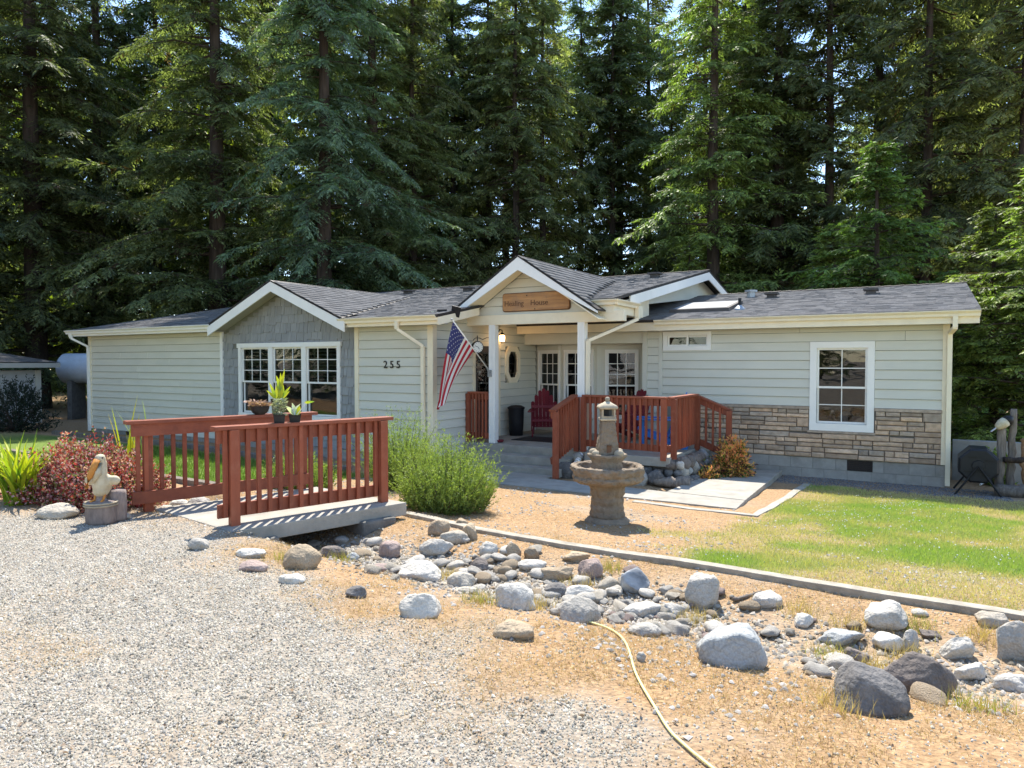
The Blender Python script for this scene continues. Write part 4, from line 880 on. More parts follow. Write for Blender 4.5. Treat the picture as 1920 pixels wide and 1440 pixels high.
def bankw(x, y): return (1 - w_gravel(x, y)) * (1 - w_lawn(x, y)) * (y < 10.2) * sstep(.45, .65, fbm(x, y, 1.4, 77))
xy = pick(2600, -9, 3, 2, 10, bankw, False); s = rng.uniform(.012, .05, len(xy)); b = rng.uniform(.18, .5, len(xy)); pebbles('bank_stones', xy, s, np.stack([b, b * .93, b * .84], 1), 'scattered small stones on the dry banks')
xy = pick(7000, -3.6, 1.3, 13.3, 14.45, lambda x, y: np.ones_like(x), False); s = rng.uniform(.015, .035, len(xy)); b = rng.uniform(.10, .26, len(xy)); pebbles('shaded_gravel', xy, s, np.stack([b, b, b * .98], 1), 'gravel strip along the right wing foundation with eave shade in its dark colour')  # dark pebble colours stand for the shade below the eave
# rock facing under the porch (parts of the house)
wl_ = MB(); wl_.box(-5.56, 11.86, -.62, -3.66, 11.93, -.12); wl_.box(-3.70, 11.94, -.62, -3.62, 13.2, -.12); wl_ = wl_.build('rock_wall', M['mortar'], house)
rw = random.Random(4)
def wrock(x, y, z, s, k):
    v, f = rock_verts(900 + k, (s, s * .7, s * rw.uniform(.75, 1.0)), 3, 0); o = obj_np('wall_rock', v, f, M[rw.choice(['r_brown', 'r_dark', 'r_grey', 'r_brown', 'r_dark', 'r_blue'])], wl_, smooth=True); o.location = (x, y, z); o.rotation_euler = (0, rw.uniform(-.6, .6), rw.uniform(-.3, .3))  # mix leans to dark rocks, standing for the porch shade
k = 0
for zr in (-.50, -.33, -.18):
    x = -5.65
    while x < -3.6: s = rw.uniform(.17, .30); wrock(x + s / 2, 11.80 - (.12 if zr < -.4 else 0), zr, s * (1.1 if zr < -.4 else .85), k); x += s * .82; k += 1
    y = 11.9
    while y < 13.2: s = rw.uniform(.18, .30); wrock(-3.58 + (.1 if zr < -.4 else 0), y + s / 2, zr, s, k); y += s * .85; k += 1
for q in ((-5.6, 11.45, -.40, .38), (-5.3, 11.55, -.42, .30), (-5.02, 11.5, -.42, .26), (-4.2, 11.45, -.42, .36), (-3.9, 11.5, -.38, .3)): wrock(*q, k); k += 1

# ------------------------------------------------------------------ kerbs, walks
def strip(name, P, wd, top, th, mat, label=None, cat=None, kind=None, jag=0):
    P = [np.array(p[:2], float) for p in P]; V = []; n = len(P)
    for i, p in enumerate(P):
        d = P[min(i + 1, n - 1)] - P[max(i - 1, 0)]; d /= np.linalg.norm(d); q = np.array([-d[1], d[0]]) * wd / 2; zt = top(p[0], p[1]) if callable(top) else top
        zt += rnd.uniform(-jag, jag); V += [(*(p + q), zt), (*(p - q), zt), (*(p - q), zt - th), (*(p + q), zt - th)]
    F = [(i * 4 + a, i * 4 + b, i * 4 + 4 + b, i * 4 + 4 + a) for i in range(n - 1) for a, b in ((1, 0), (2, 1), (3, 2), (0, 3))] + [(0, 1, 2, 3), ((n - 1) * 4 + 3, (n - 1) * 4 + 2, (n - 1) * 4 + 1, (n - 1) * 4)]
    mb = MB(); mb.add(V, F); o = mb.build(name, M[mat], bev=.008)
    tag(o, label, cat, kind=kind); return o
def resample(P, st):
    out = []
    for a, b in zip(P[:-1], P[1:]):
        k = max(1, int(np.linalg.norm(b - a) / st)); out += [a + (b - a) * i / k for i in range(k)]
    return out + [P[-1]]
def kerbtop(x, y): return float(np.interp(y, [0, 3.0, 4.6, 6.0, 7.0, 8.5], [0, 0, -.07, -.17, -.27, -.38])) + .035
strip('garden_kerb', resample(KERB, .25), .11, kerbtop, .30, 'oldconc', 'long low concrete kerb between the lawn and the dry creek', 'kerb', jag=.004)
W1 = MB(); W1.prism([(-8.1, 10.0, -.45), (-2.2, 9.95, -.45), (-2.22, 10.62, -.45), (-5.7, 10.85, -.45), (-5.7, 11.18, -.45), (-8.1, 11.19, -.45)], (0, 0, -.12)); o = W1.build('walkway', M['concrete'], bev=.01); tag(o, 'concrete walkway in front of the porch steps', kind='structure')
W2 = MB(); W2.prism([(-3.45, 10.715, -.447), (-2.22, 10.635, -.447), (-2.3, 14.3, -.50), (-3.4, 13.7, -.50)], (0, 0, -.12)); o = W2.build('walkway', M['concrete'], bev=.01); tag(o, 'sunlit concrete walkway slab right of the porch', kind='structure')
strip('mow_strip', resample(np.array([(-3.6, 9.62), (-1.86, 9.52), (-1.72, 13.35)]), .4), .12, lambda x, y: gz(x, y) + .02, .10, 'concrete', 'narrow concrete mowing strip around the lawn corner', 'edging', jag=.003)
strip('timber_edging', resample(np.array([(-20, 9.75), (-14, 9.7), (-9.2, 9.62)]), .6), .14, lambda x, y: gz(x, y) + .10, .25, 'driftwood', 'dark timber edging in front of the left wing', 'edging')
strip('timber_edging', resample(np.array([(-16, 6.65), (-11, 6.45), (-8.2, 6.35)]), .6), .14, lambda x, y: gz(x, y) + .08, .25, 'driftwood', 'dark timber edging behind the red barberry and bridge', 'edging')

# ------------------------------------------------------------------ footbridge
NA, NB = np.array([-5.99, 4.42]), np.array([-5.38, 6.23]); u_ = (NB - NA) / np.linalg.norm(NB - NA); nn = np.array([u_[1], -u_[0]])
FA = np.array([-7.37, 4.38]); FB = FA + u_ * 2.05
bridge = empty('footbridge', (-6.4, 5.3, -.3), world=True); tag(bridge, 'short footbridge with redwood railings over the dry creek', 'bridge')
c0, c1 = NA + nn * .30 + u_ * .02, NB + nn * .28 + u_ * .10; d0, d1 = FA - nn * .06 + u_ * .22, FB - nn * .06 + u_ * .1
mb = MB(); mb.prism([(c0[0], c0[1], -.025), (c1[0], c1[1], -.01), (d1[0], d1[1], -.01), (d0[0], d0[1], -.025)], (0, 0, -.15)); mb.build('slab', M['concrete'], bridge, bev=.012)
railing(NA, NB, (.05, .05), (.97, .97), 17, nn, (.07, .955), (.10, .35), parent=bridge, name='railing', capw=.15, boards=.135, ext=.05, bw=.04)
rl = railing(FA, FB, (.05, .05), (.97, .97), 17, -nn, (.08, .95), (.12, .35), parent=bridge, name='railing', capw=.15, boards=.135, ext=.07, bw=.04)
for t, wx in ((.80, .5), (.12, .45)):
    c = c0 * (1 - t) + c1 * t - nn * .20; mb = MB(); uu, n2 = u_ * .22, nn * .30
    for k, (za, zb) in enumerate(((-.80, -.34), (-.335, -.135))):
        s_ = 1 - .04 * k; q = [(*(c - uu * s_ - n2 * 2.2), za), (*(c + uu * s_ - n2 * 2.2), za), (*(c + uu * s_ + n2 * s_), za), (*(c - uu * s_ + n2 * s_), za)]; mb.prism(q[::-1], (0, 0, zb - za))
    mb.build('abutment', M['darkconc'], bridge, bev=.03)
# ------------------------------------------------------------------ fountain
p = gp(1138, 978); fx, fy, fz = p[0], p[1], gz(p[0], p[1]) - .02
fount = empty('garden_fountain', (fx, fy, fz)); tag(fount, 'tiered cast stone garden fountain topped by a small lighthouse', 'fountain')
def nz(a, b, s=9.): return mnoise.noise(Vector((a * s, b * s, 3.3)))
def crk(x, y, z):
    d, _ = mnoise.voronoi(Vector((x, y, z * 1.3)) * 9); return min(.16, d[1] - d[0]) / .16 - 1
def dense(prof, n):
    out = []
    for a, b in zip(prof[:-1], prof[1:]): out += [(a[0] + (b[0] - a[0]) * i / n, a[1] + (b[1] - a[1]) * i / n) for i in range(n)]
    return out + [prof[-1]]
def stone_fn(amp, lobes=0, la=0):
    def fn(r, z, t): k = 1 + .05 * crk(r * math.cos(t), r * math.sin(t), z) + amp * nz(math.cos(t) * 1.2 + z * 1.7, math.sin(t) * 1.2 + z, 3.4) + amp * .6 * nz(math.cos(t) * 3 + z * 4, math.sin(t) * 3 - z * 3, 3.1) + (la * math.cos(lobes * t) if lobes else 0); return r * k, amp * .06 * nz(t, r, 5)
    return fn
mb = MB(); mb.lathe([(.27, 0), (.275, .04), (.24, .075), (.205, .09)], 40, fn=stone_fn(.05)); mb.build('plinth', M['fount'], fount, smooth=True)
mb = MB(); mb.lathe(dense([(.20, .075), (.215, .11), (.20, .16), (.205, .20), (.188, .24), (.20, .29), (.185, .33), (.205, .37), (.20, .43), (.225, .47), (.26, .49)], 3), 72, fn=stone_fn(.10)); mb.build('pedestal', M['fount'], fount, smooth=True)
mb = MB(); mb.lathe(dense([(.24, .48), (.36, .505), (.425, .54), (.435, .575), (.42, .60), (.435, .625), (.448, .67), (.44, .705), (.41, .715), (.375, .70), (.36, .66), (.34, .635), (.1, .625)], 3), 110, fn=stone_fn(.045, 6, .022)); mb.build('basin', M['fount'], fount, smooth=True)
mb = MB(); mb.lathe([(.17, .62), (.175, .66), (.19, .70), (.175, .74), (.20, .79), (.235, .82), (.24, .845), (.215, .855), (.19, .84), (.1, .835)], 48, fn=stone_fn(.07, 5, .03)); mb.build('upper_bowl', M['fount'], fount, smooth=True)
for a, b, r in ((-.17, -.03, .055), (.17, -.05, .062), (-.08, -.16, .05), (.09, .16, .05)): mb = MB(); mb.sphere((a, b, .86), (r, r * .8, r * .8), 14, 9); mb.build('rim_stone', M['fountpale'], fount, smooth=True)
def sqtower(prof, name, mat, jit=0., n=5, sm=False):
    V = []; F = []
    for i, (h, z) in enumerate(prof):
        ring = []
        for s_ in range(4):
            c = [(-1, -1), (1, -1), (1, 1), (-1, 1)][s_]; e = [(-1, -1), (1, -1), (1, 1), (-1, 1)][(s_ + 1) % 4]
            for j in range(n): t = j / n; x, y = c[0] * (1 - t) + e[0] * t, c[1] * (1 - t) + e[1] * t; q = 1 + (.10 * crk(x * .12, y * .12, z) if jit > .05 else 0) + jit * nz(x * .7 + z * 6, y * .7 - z * 5, 3.7) * (1 if abs(x) + abs(y) < 2 else .6); ring.append((x * h * q, y * h * q, z))
        V += ring
    m_ = 4 * n; F = [(i * m_ + j, i * m_ + (j + 1) % m_, (i + 1) * m_ + (j + 1) % m_, (i + 1) * m_ + j) for i in range(len(prof) - 1) for j in range(m_)] + [tuple(range(m_ - 1, -1, -1)), tuple(range((len(prof) - 1) * m_, len(prof) * m_))]
    mb = MB(); mb.add(V, F); o = mb.build(name, M[mat], fount, smooth=sm); o.rotation_euler = (0, 0, YAW + .06); return o
sqtower([(.125, .845)] + [(.124 - .046 * k / 29, .85 + .40 * k / 29) for k in range(30)], 'tower', 'fount', .06, n=11, sm=True)
sqtower([(.088, 1.25), (.094, 1.257), (.094, 1.275), (.086, 1.28)], 'gallery', 'fountpale', .02)
o = sqtower([(.083, 1.282), (.083, 1.30), (.083, 1.302)], 'lantern_sill', 'fountpale')
for sx in (-1, 1):
    for sy in (-1, 1): mb = MB(); mb.box(sx * .083 - .022 * (sx > 0), sy * .083 - .022 * (sy > 0), 1.303, sx * .083 + .022 * (sx < 0), sy * .083 + .022 * (sy < 0), 1.385); o = mb.build('lantern_post', M['fountpale'], fount); o.rotation_euler = (0, 0, YAW + .06)
mb = MB(); mb.sphere((0, 0, 1.325), (.03, .03, .035), 10, 7); mb.build('lantern_lamp', M['galv'], fount, smooth=True)
mb = MB(); mb.box(-.05, -.05, 1.303, .05, .05, 1.386); o = mb.build('lantern_core', M['black'], fount); o.scale = (.8, .8, 1)
sqtower([(.084, 1.386), (.108, 1.392), (.11, 1.41), (.098, 1.43), (.07, 1.448), (.045, 1.462), (.03, 1.475)], 'lantern_roof', 'fountpale', .03, sm=True)
mb = MB(); mb.lathe([(.02, 1.47), (.022, 1.485), (.03, 1.50), (.027, 1.52), (.012, 1.532)], 14); mb.build('finial', M['fountpale'], fount, smooth=True)
mb = MB(); mb.box(-.028, -.120, .87, .028, -.117, .96); mb.lathe([(.001, 0), (.028, .001)], 12, (0, -.1185, .96)); o = mb.build('doorway', M['signdark'], fount); o.rotation_euler = (0, 0, YAW + .06)

# ------------------------------------------------------------------ pelican statue
p = gp(172, 984); px_, py_ = p[0] - .03, p[1] + .12; pz = gz(px_, py_)
pel = empty('pelican_statue', (px_, py_, pz), YAW + .05); pel.scale = (.9, .9, .93); tag(pel, 'painted wooden pelican statue on carved pilings by the red bush', 'statue')
for (x, y, r, h) in ((0, -.02, .155, .24), (.10, .13, .10, .33), (-.10, .12, .09, .18)):
    mb = MB(); mb.lathe([(r * 1.02, 0), (r, .03), (r * 1.03, h * .5), (r * .97, h * .9), (r * .9, h), (.01, h + .012)], 22, (x, y, 0), fn=lambda r_, z_, t_: (r_ * (1 + .05 * nz(t_ * 2, z_, 2)), 0)); mb.build('piling', M['piling'], pel, smooth=True)
for zz in (.20, .225): mb = MB(); mb.tube([(.165 * math.cos(a), -.02 + .165 * math.sin(a), zz) for a in [i * .2618 for i in range(25)]], .011, 6); mb.build('rope', M['fountpale'], pel, smooth=True)
mb = MB(); mb.lathe([(.07, .24), (.05, .27), (.045, .30)], 14, (0, -.02, 0)); mb.build('perch', M['piling'], pel)
for s_ in (-1, 1): mb = MB(); mb.tube([(s_ * .045, -.06, .25), (s_ * .055, -.03, .33)], .012, 6); mb.tube([(s_ * .045, -.06, .255), (s_ * .06, -.12, .25)], .014, 6); mb.build('leg', M['pelorange'], pel)
bd = MB()
bd.sphere((0, .02, .42), (.10, .13, .12)); bd.sphere((0, -.01, .35), (.085, .1, .07)); bd.tube([(0, -.02, .45), (.01, -.035, .53), (.02, -.03, .60), (.025, -.03, .66), (.02, -.045, .70)], [.088, .068, .055, .05, .05], 14); bd.sphere((.015, -.05, .705), (.055, .065, .05))
for s_ in (-1, 1): bd.sphere((s_ * .125, .02, .455), (.075, .04, .055)); bd.tube([(s_ * .05, .02, .46), (s_ * .15, .02, .46)], [.05, .05], 10)
def remesh(mb, vox, name, mat, parent, it=6):
    o = mb.build(name, mat, parent); m_ = o.modifiers.new('r', 'REMESH'); m_.mode = 'VOXEL'; m_.voxel_size = vox; s_ = o.modifiers.new('s', 'SMOOTH'); s_.iterations = it; s_.factor = .6
    dg = bpy.context.evaluated_depsgraph_get(); me = bpy.data.meshes.new_from_object(o.evaluated_get(dg)); o.modifiers.clear(); old = o.data; o.data = me; bpy.data.meshes.remove(old); me.polygons.foreach_set('use_smooth', [True] * len(me.polygons)); return o
remesh(bd, .012, 'body', M['pelwhite'], pel)
mb = MB(); mb.tube([(.012, -.10, .695), (-.01, -.135, .62), (-.045, -.155, .52), (-.075, -.165, .41), (-.085, -.168, .385)], [.036, .034, .032, .024, .008], 10); mb.build('bill', M['pelorange'], pel, smooth=True)
mb = MB(); mb.tube([(.03, -.09, .66), (.02, -.105, .56), (-.03, -.13, .45)], [.03, .04, .015], 10); mb.build('throat_pouch', M['pelwhite'], pel, smooth=True)
for s_ in (-1, 1): mb = MB(); mb.sphere((.015 + s_ * .045, -.085, .715), .009, 8, 6); mb.build('eye', M['black'], pel)

# ------------------------------------------------------------------ foliage makers
def leaves(name, P, Dv, ln, wd, cols, mat, parent=None, up=None, kind=None, fold=True):
    """P base points, Dv unit directions, ln/wd arrays: kite shaped leaves"""
    n = len(P); r = rng.normal(size=(n, 3)) if up is None else up + rng.normal(size=(n, 3)) * .35
    S = np.cross(Dv, r); S /= np.linalg.norm(S, axis=1)[:, None] + 1e-9; Nn = np.cross(S, Dv)
    mid = P + Dv * (ln * .45)[:, None] + Nn * (ln * .06)[:, None]; V = np.stack([P, mid + S * (wd / 2)[:, None], P + Dv * ln[:, None], mid - S * (wd / 2)[:, None]], 1).reshape(-1, 3)
    F = (np.arange(n) * 4)[:, None] + np.array([[0, 1, 2, 3]]); o = obj_np(name, V, F, mat, parent, cols=np.repeat(cols, 4, 0))
    if kind: o['kind'] = kind
    return o
def unit(v): return v / (np.linalg.norm(v, axis=-1, keepdims=True) + 1e-9)
def lerpc(a, b, t): return np.array(a)[None] * (1 - t[:, None]) + np.array(b)[None] * t[:, None]
def blob_bush(name, c, R, nst, per, lnr, wdr, colfn, mat, label, cat, upb=.5, sprig=.25, stems=True, inner=.55, grp=None):
    root = empty(name, c); tag(root, label, cat, grp); 
    d = unit(rng.normal(size=(nst, 3))); d[:, 2] = np.abs(d[:, 2]) * .95 + .05; d = unit(d); lump = 1 + .22 * np.array([mnoise.noise(Vector(q * 2.2 + c[0])) for q in d]) * 1.6
    rad = (inner + (1 - inner) * rng.random(nst) ** .6) * lump; tip = d * rad[:, None] * np.array(R)[None]
    sd_ = unit(d + np.array([0, 0, upb])[None] + rng.normal(size=d.shape) * .25)
    t = rng.random((nst, per)); P = (tip[:, None] - sd_[:, None] * (sprig * (1 - t))[:, :, None]).reshape(-1, 3); P[:, 2] = np.maximum(P[:, 2], .01)
    Dv = unit(np.repeat(sd_, per, 0) * .8 + rng.normal(size=P.shape) * .55); hgt_ = np.clip(P[:, 2] / R[2], 0, 1)
    n = len(P); leaves('foliage', P, Dv, rng.uniform(*lnr, n), rng.uniform(*wdr, n), colfn(n, hgt_, np.repeat(rad, per)), mat, root)
    if stems:
        mb = MB()
        for i in range(0, nst, max(1, nst // 60)): q = Vector(tip[i]); mb.tube([(q.x * .08, q.y * .08, 0), (q.x * .55, q.y * .55, q.z * .45), q * .95], [.012, .008, .003], 5)
        mb.build('stems', M['twig'], root)
    return root
def rosemary(px, py, R, label, nst=900, seed=0):
    p = gp(px, py); z = gz(p[0], p[1])
    def cf(n, h, r): t = np.clip(rng.random(n) * .7 + h * .35, 0, 1); return lerpc((.09, .14, .04), (.38, .47, .10), t)
    root = empty('rosemary_bush', (p[0], p[1], z)); tag(root, label, 'bush', 'rosemary bushes by the bridge')
    # spiky upright sprigs
    a = rng.random(nst) * 6.283; rr = np.sqrt(rng.random(nst)); base = np.stack([np.cos(a) * rr * R[0] * .8, np.sin(a) * rr * R[1] * .8, np.zeros(nst)], 1)
    hgt_ = R[2] * (np.sqrt(np.clip(1 - rr ** 2 * .85, 0.05, 1))) * rng.uniform(.48, 1.18, nst); lean = np.stack([np.cos(a) * rr * .42, np.sin(a) * rr * .42, np.ones(nst)], 1) + rng.normal(size=(nst, 3)) * .22; lean = unit(lean)
    per = 34; t = rng.random((nst, per)) ** .75; L0 = np.maximum(.15, hgt_); P = base[:, None] + lean[:, None] * (t * L0[:, None])[:, :, None]; low = (t < .22) & (rng.random(t.shape) < .5)
    P = P.reshape(-1, 3); n = len(P); Dv = unit(np.repeat(lean, per, 0) * .75 + rng.normal(size=(n, 3)) * .55); hh = np.clip(t.reshape(-1), 0, 1)
    leaves('foliage', P, Dv, rng.uniform(.025, .055, n), rng.uniform(.006, .012, n), cf(n, hh ** 1.3, hh), M['leaf'], root)
    mb = MB()
    for i in range(0, nst, 6): q = Vector(base[i]); e = q + Vector(lean[i]) * L0[i] * .9; mb.tube([q * .35, q.lerp(e, .5), e], [.008, .005, .002], 4)
    mb.build('stems', M['twig'], root)
    return root
rosemary(838, 957, (.62, .50, .92), 'large bright green rosemary bush in front of the porch steps', 1150)
rosemary(752, 915, (.46, .40, 1.22), 'taller rosemary bush behind the right end of the bridge', 850)
rosemary(560, 915, (.75, .35, .55), 'rosemary bush half hidden behind the bridge railing', 600)
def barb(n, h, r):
    k = rng.random(n); t = np.clip(k * .8 + (r - .75) * .9, 0, 1); c = lerpc((.11, .03, .035), (.56, .085, .09), t); g_ = rng.random(n) < .28; c[g_] = np.array([.16, .19, .06]); p_ = rng.random(n) < .34; c[p_] = np.array([.62, .36, .38]); return c  # pale leaves stand for pink foliage and for bright glints
p = gp(108, 958); blob_bush('barberry_bush', (p[0] - .15, p[1] + .55, gz(p[0], p[1])), (.95, .72, .78), 1500, 16, (.022, .045), (.014, .028), barb, M['leaf'], 'dark red and purple barberry bush behind the pelican statue', 'bush', sprig=.22, inner=.5)
p = gp(228, 955); blob_bush('barberry_bush', (p[0] - .25, p[1] + .3, gz(p[0], p[1])), (.38, .36, .48), 500, 16, (.022, .045), (.014, .028), barb, M['leaf'], 'smaller red barberry bush beside the far bridge railing', 'bush', sprig=.2, inner=.5)
p = gp(-5, 952); blob_bush('barberry_bush', (p[0] - .1, p[1] + .75, gz(p[0], p[1])), (.85, .7, .72), 1000, 15, (.022, .045), (.014, .028), barb, M['leaf'], 'red barberry bush behind the iris clump at the left edge', 'bush', sprig=.22, inner=.5)
def blades(name, c, n, L, wd, spread, colA, colB, label=None, cat=None, parent=None, grp=None, mat=None, bend=.5, rot=None):
    V = []; F = []; Cc = []; k = 6
    for i in range(n):
        a = rnd.random() * 6.283; l = L * rnd.uniform(.55, 1.1); sp = spread * rnd.uniform(.2, 1); bx, by = rnd.gauss(0, .05), rnd.gauss(0, .05); w_ = wd * rnd.uniform(.7, 1.2); t_ = rnd.random(); cc = [colA[q] * (1 - t_) + colB[q] * t_ for q in range(3)]; b_ = bend * rnd.uniform(.3, 1.3); sx, sy = -math.sin(a), math.cos(a)
        for j in range(k + 1):
            t = j / k; h = l * (t - b_ * .55 * t ** 2.4); r = l * (sp * t + b_ * .45 * t ** 2.2); ww = w_ * (1 - t ** 2.5) * .5 + .0008; x, y = bx + math.cos(a) * r, by + math.sin(a) * r
            V += [(x + sx * ww, y + sy * ww, h), (x - sx * ww, y - sy * ww, h)]; Cc += [cc, cc]
        o = len(V) - 2 * (k + 1); F += [(o + 2 * j, o + 2 * j + 1, o + 2 * j + 3, o + 2 * j + 2) for j in range(k)]
    ob = obj_np(name, V, F, mat or M['leaf'], parent, cols=np.array(Cc)); ob.location = c
    if label: tag(ob, label, cat, grp)
    return ob
p = gp(45, 945); cl1 = empty('iris_clump', (p[0] - .02, p[1] - .02, gz(p[0], p[1]))); tag(cl1, 'yellow-green strap leaved iris clump at the left edge', 'plant'); blades('leaves', (0, 0, 0), 120, .92, .036, .42, (.20, .34, .03), (.52, .52, .03), parent=cl1, bend=.55); blades('leaves', (-.35, .12, 0), 70, .85, .036, .5, (.2, .32, .03), (.5, .5, .03), parent=cl1, bend=.6)
p = gp(112, 940); cl2 = empty('iris_clump', (p[0] - .2, p[1] + .95, gz(p[0], p[1]))); tag(cl2, 'thin tall yellow leaf blades rising out of the barberry bush', 'plant'); blades('leaves', (0, 0, 0), 10, 1.35, .04, .14, (.42, .46, .03), (.58, .46, .03), parent=cl2, bend=.15); blades('leaves', (.22, .1, 0), 6, 1.45, .032, .2, (.2, .33, .05), (.3, .38, .05), parent=cl2, bend=.35)
def nand(n, h, r):
    t = rng.random(n); c = lerpc((.85, .58, .14), (.82, .26, .14), t); g_ = rng.random(n) < .30 * (1.4 - h); c[g_] = np.array([.12, .19, .035]); p_ = rng.random(n) < .25 * (1 - h); c[p_] = np.array([.12, .035, .045]); return c
p = gp(1350, 897); blob_bush('heavenly_bamboo', (p[0] + .22, p[1] - .02, gz(p[0], p[1])), (.42, .38, .78), 480, 15, (.05, .10), (.016, .032), nand, M['leaf'], 'orange and red leaved shrub at the right corner of the porch', 'bush', sprig=.22, inner=.45, upb=.3)
p = gp(1322, 905); blob_bush('heavenly_bamboo', (p[0], p[1] + .1, gz(p[0], p[1])), (.26, .22, .34), 170, 13, (.04, .08), (.015, .03), nand, M['leaf'], 'small red leaved shrub spilling onto the sunny walkway', 'bush', sprig=.18, inner=.4)
def grn(a, b): return lambda n, h, r: lerpc(a, b, rng.random(n))
p = gp(1205, 880); blob_bush('porch_flower', (p[0], p[1], gz(p[0], p[1])), (.2, .16, .46), 60, 9, (.03, .06), (.012, .03), grn((.06, .11, .03), (.2, .23, .05)), M['leaf'], 'thin leggy green plant growing against the porch rock wall', 'plant', sprig=.2, inner=.3)
p = gp(1155, 868); blob_bush('porch_flower', (p[0], p[1] + .1, gz(p[0], p[1]) + .25), (.16, .12, .26), 40, 9, (.03, .05), (.012, .03), grn((.10, .16, .03), (.25, .30, .06)), M['leaf'], 'small yellowish green plant behind the fountain tower', 'plant', sprig=.15, inner=.3)
p = gp(1285, 870); blob_bush('porch_flower', (p[0], p[1] + .1, gz(p[0], p[1]) + .1), (.28, .2, .42), 80, 9, (.03, .06), (.012, .03), grn((.05, .06, .035), (.14, .07, .07)), M['leaf'], 'dusky purple-green shrub between the rock wall and orange shrub', 'plant', sprig=.2, inner=.3)
# driftwood log by the walkway
def log(name, a, b, r0, r1, label, cat='log', mat='driftwood', seed=1, n=12):
    a, b = Vector(a), Vector(b); mb = MB(); k = 12; path = [a.lerp(b, i / k) + Vector((nz(i * .2 + seed, 0), nz(i * .2 + seed, 4), nz(i * .2, seed))) * r0 * .35 for i in range(k + 1)]
    V0 = len(mb.v); mb.tube(path, [(r0 + (r1 - r0) * i / k) * (1 + .18 * nz(i * .4, seed, 3)) for i in range(k + 1)], n)
    mb.v = [tuple(Vector(q) * (1 + 0) + Vector((nz(q[0] * 2, q[2] * 3, 4), nz(q[1] * 2, q[2] * 3, 4), nz(q[0] * 3, q[1] * 3, 4))) * r0 * .18) for q in mb.v]
    return tag(mb.build(name, M[mat], smooth=True), label, cat)
p = gp(1226, 912); q = gp(1290, 918); log('driftwood_log', (p[0], p[1], p[2] + .09), (q[0] + .02, q[1] + .02, q[2] + .11), .07, .12, 'weathered brown log lying in front of the porch rock wall')

# ------------------------------------------------------------------ potted plants on the bridge rails
def along(A, B, px):
    lo, hi = 0., 1.
    for _ in range(40):
        m_ = (lo + hi) / 2; c = A + (B - A) * m_
        if proj((c[0], c[1], .97))[0] < px: lo = m_
        else: hi = m_
    return A + (B - A) * lo
def pot(px, A, B, prof, label, sq=False, mat='potb'):
    c = along(A, B, px); root = empty('potted_plant', (c[0], c[1], .972), YAW + .3); tag(root, label, 'potted plant', 'pots on the bridge railings'); mb = MB()
    if sq:
        V = []
        for (r, z) in prof: V += [(-r, -r, z), (r, -r, z), (r, r, z), (-r, r, z)]
        k = len(prof); mb.add(V, [(i * 4 + j, i * 4 + (j + 1) % 4, i * 4 + 4 + (j + 1) % 4, i * 4 + 4 + j) for i in range(k - 1) for j in range(4)] + [(3, 2, 1, 0)])
    else: mb.lathe(prof, 24, caps=False); mb.lathe([(prof[0][0], prof[0][1]), (.001, prof[0][1] + .001)], 24, caps=False)
    mb.build('pot', M[mat], root, smooth=not sq); s_ = MB(); r, z = prof[-1]; s_.lathe([(r * (.98 if not sq else .9), z - .012), (.001, z - .006)], 16, caps=False); s_.build('soil', M['soil'], root); return root
def bigleaf(root, base, tip, wd, cA, cB, curl=.15, name='leaf'):
    a, b = Vector(base), Vector(tip); d = b - a; L_ = d.length; s_ = d.cross(Vector((0.3, 1, .2))).normalized(); n_ = s_.cross(d).normalized(); V = []; Cc = []; k = 8
    for j in range(k + 1):
        t = j / k; w_ = wd * math.sin(math.pi * (.08 + .92 * t) ** .8) * .5 + .001; c = a + d * t + n_ * curl * L_ * math.sin(t * 2.6) * .5; cc = [cA[q] * (1 - t) + cB[q] * t for q in range(3)]
        V += [c + s_ * w_ + n_ * w_ * .5, c, c - s_ * w_ + n_ * w_ * .5]; Cc += [cc] * 3
    F = [(3 * j + q, 3 * j + q + 1, 3 * j + 4 + q, 3 * j + 3 + q) for j in range(k) for q in (0, 1)]
    return obj_np(name, [tuple(v) for v in V], F, M['leaf'], root, cols=np.array(Cc), smooth=True)
YL, GR = (.50, .50, .03), (.16, .32, .05)
r = pot(487, FA, FB, [(.055, 0), (.085, .02), (.108, .06), (.115, .10), (.118, .105)], 'round black bowl of dried brown leaves on the far bridge rail')
n = 260; a = rng.random(n) * 6.28; q = np.sqrt(rng.random(n)) * .11; P = np.stack([q * np.cos(a), q * np.sin(a), .098 + rng.random(n) * .03], 1); P[:40, 0] -= .05; P[:40, 2] += .03; leaves('dry_leaves', P, unit(np.stack([np.cos(a), np.sin(a), rng.uniform(.1, 1, n)], 1)), rng.uniform(.03, .06, n), rng.uniform(.02, .035, n), lerpc((.30, .16, .11), (.50, .33, .25), rng.random(n)), M['petal'], r)
r = pot(518, FA, FB, [(.055, 0), (.062, .10), (.072, .19), (.078, .20), (.078, .215)], 'tall black pot with big pointed yellow-green leaves on the far rail'); r.scale = (.85, .85, .84)
for b_, t_, w_ in (((0, 0, .2), (-.13, -.02, .34), .045), ((-.01, 0, .2), (-.10, .02, .46), .05), ((0, 0, .22), (.0, 0, .42), .05), ((.05, 0, .22), (.06, -.02, .60), .07), ((.06, 0, .3), (.0, 0, .56), .06), ((.06, 0, .2), (.1, 0, .42), .06), ((.05, 0, .22), (.2, 0, .40), .04), ((.05, 0, .2), (.19, .02, .33), .045), ((.03, 0, .3), (.12, .02, .66), .05), ((.04, 0, .2), (.08, -.05, .36), .06)): bigleaf(r, b_, t_, w_, GR if rnd.random() < .4 else YL, YL)
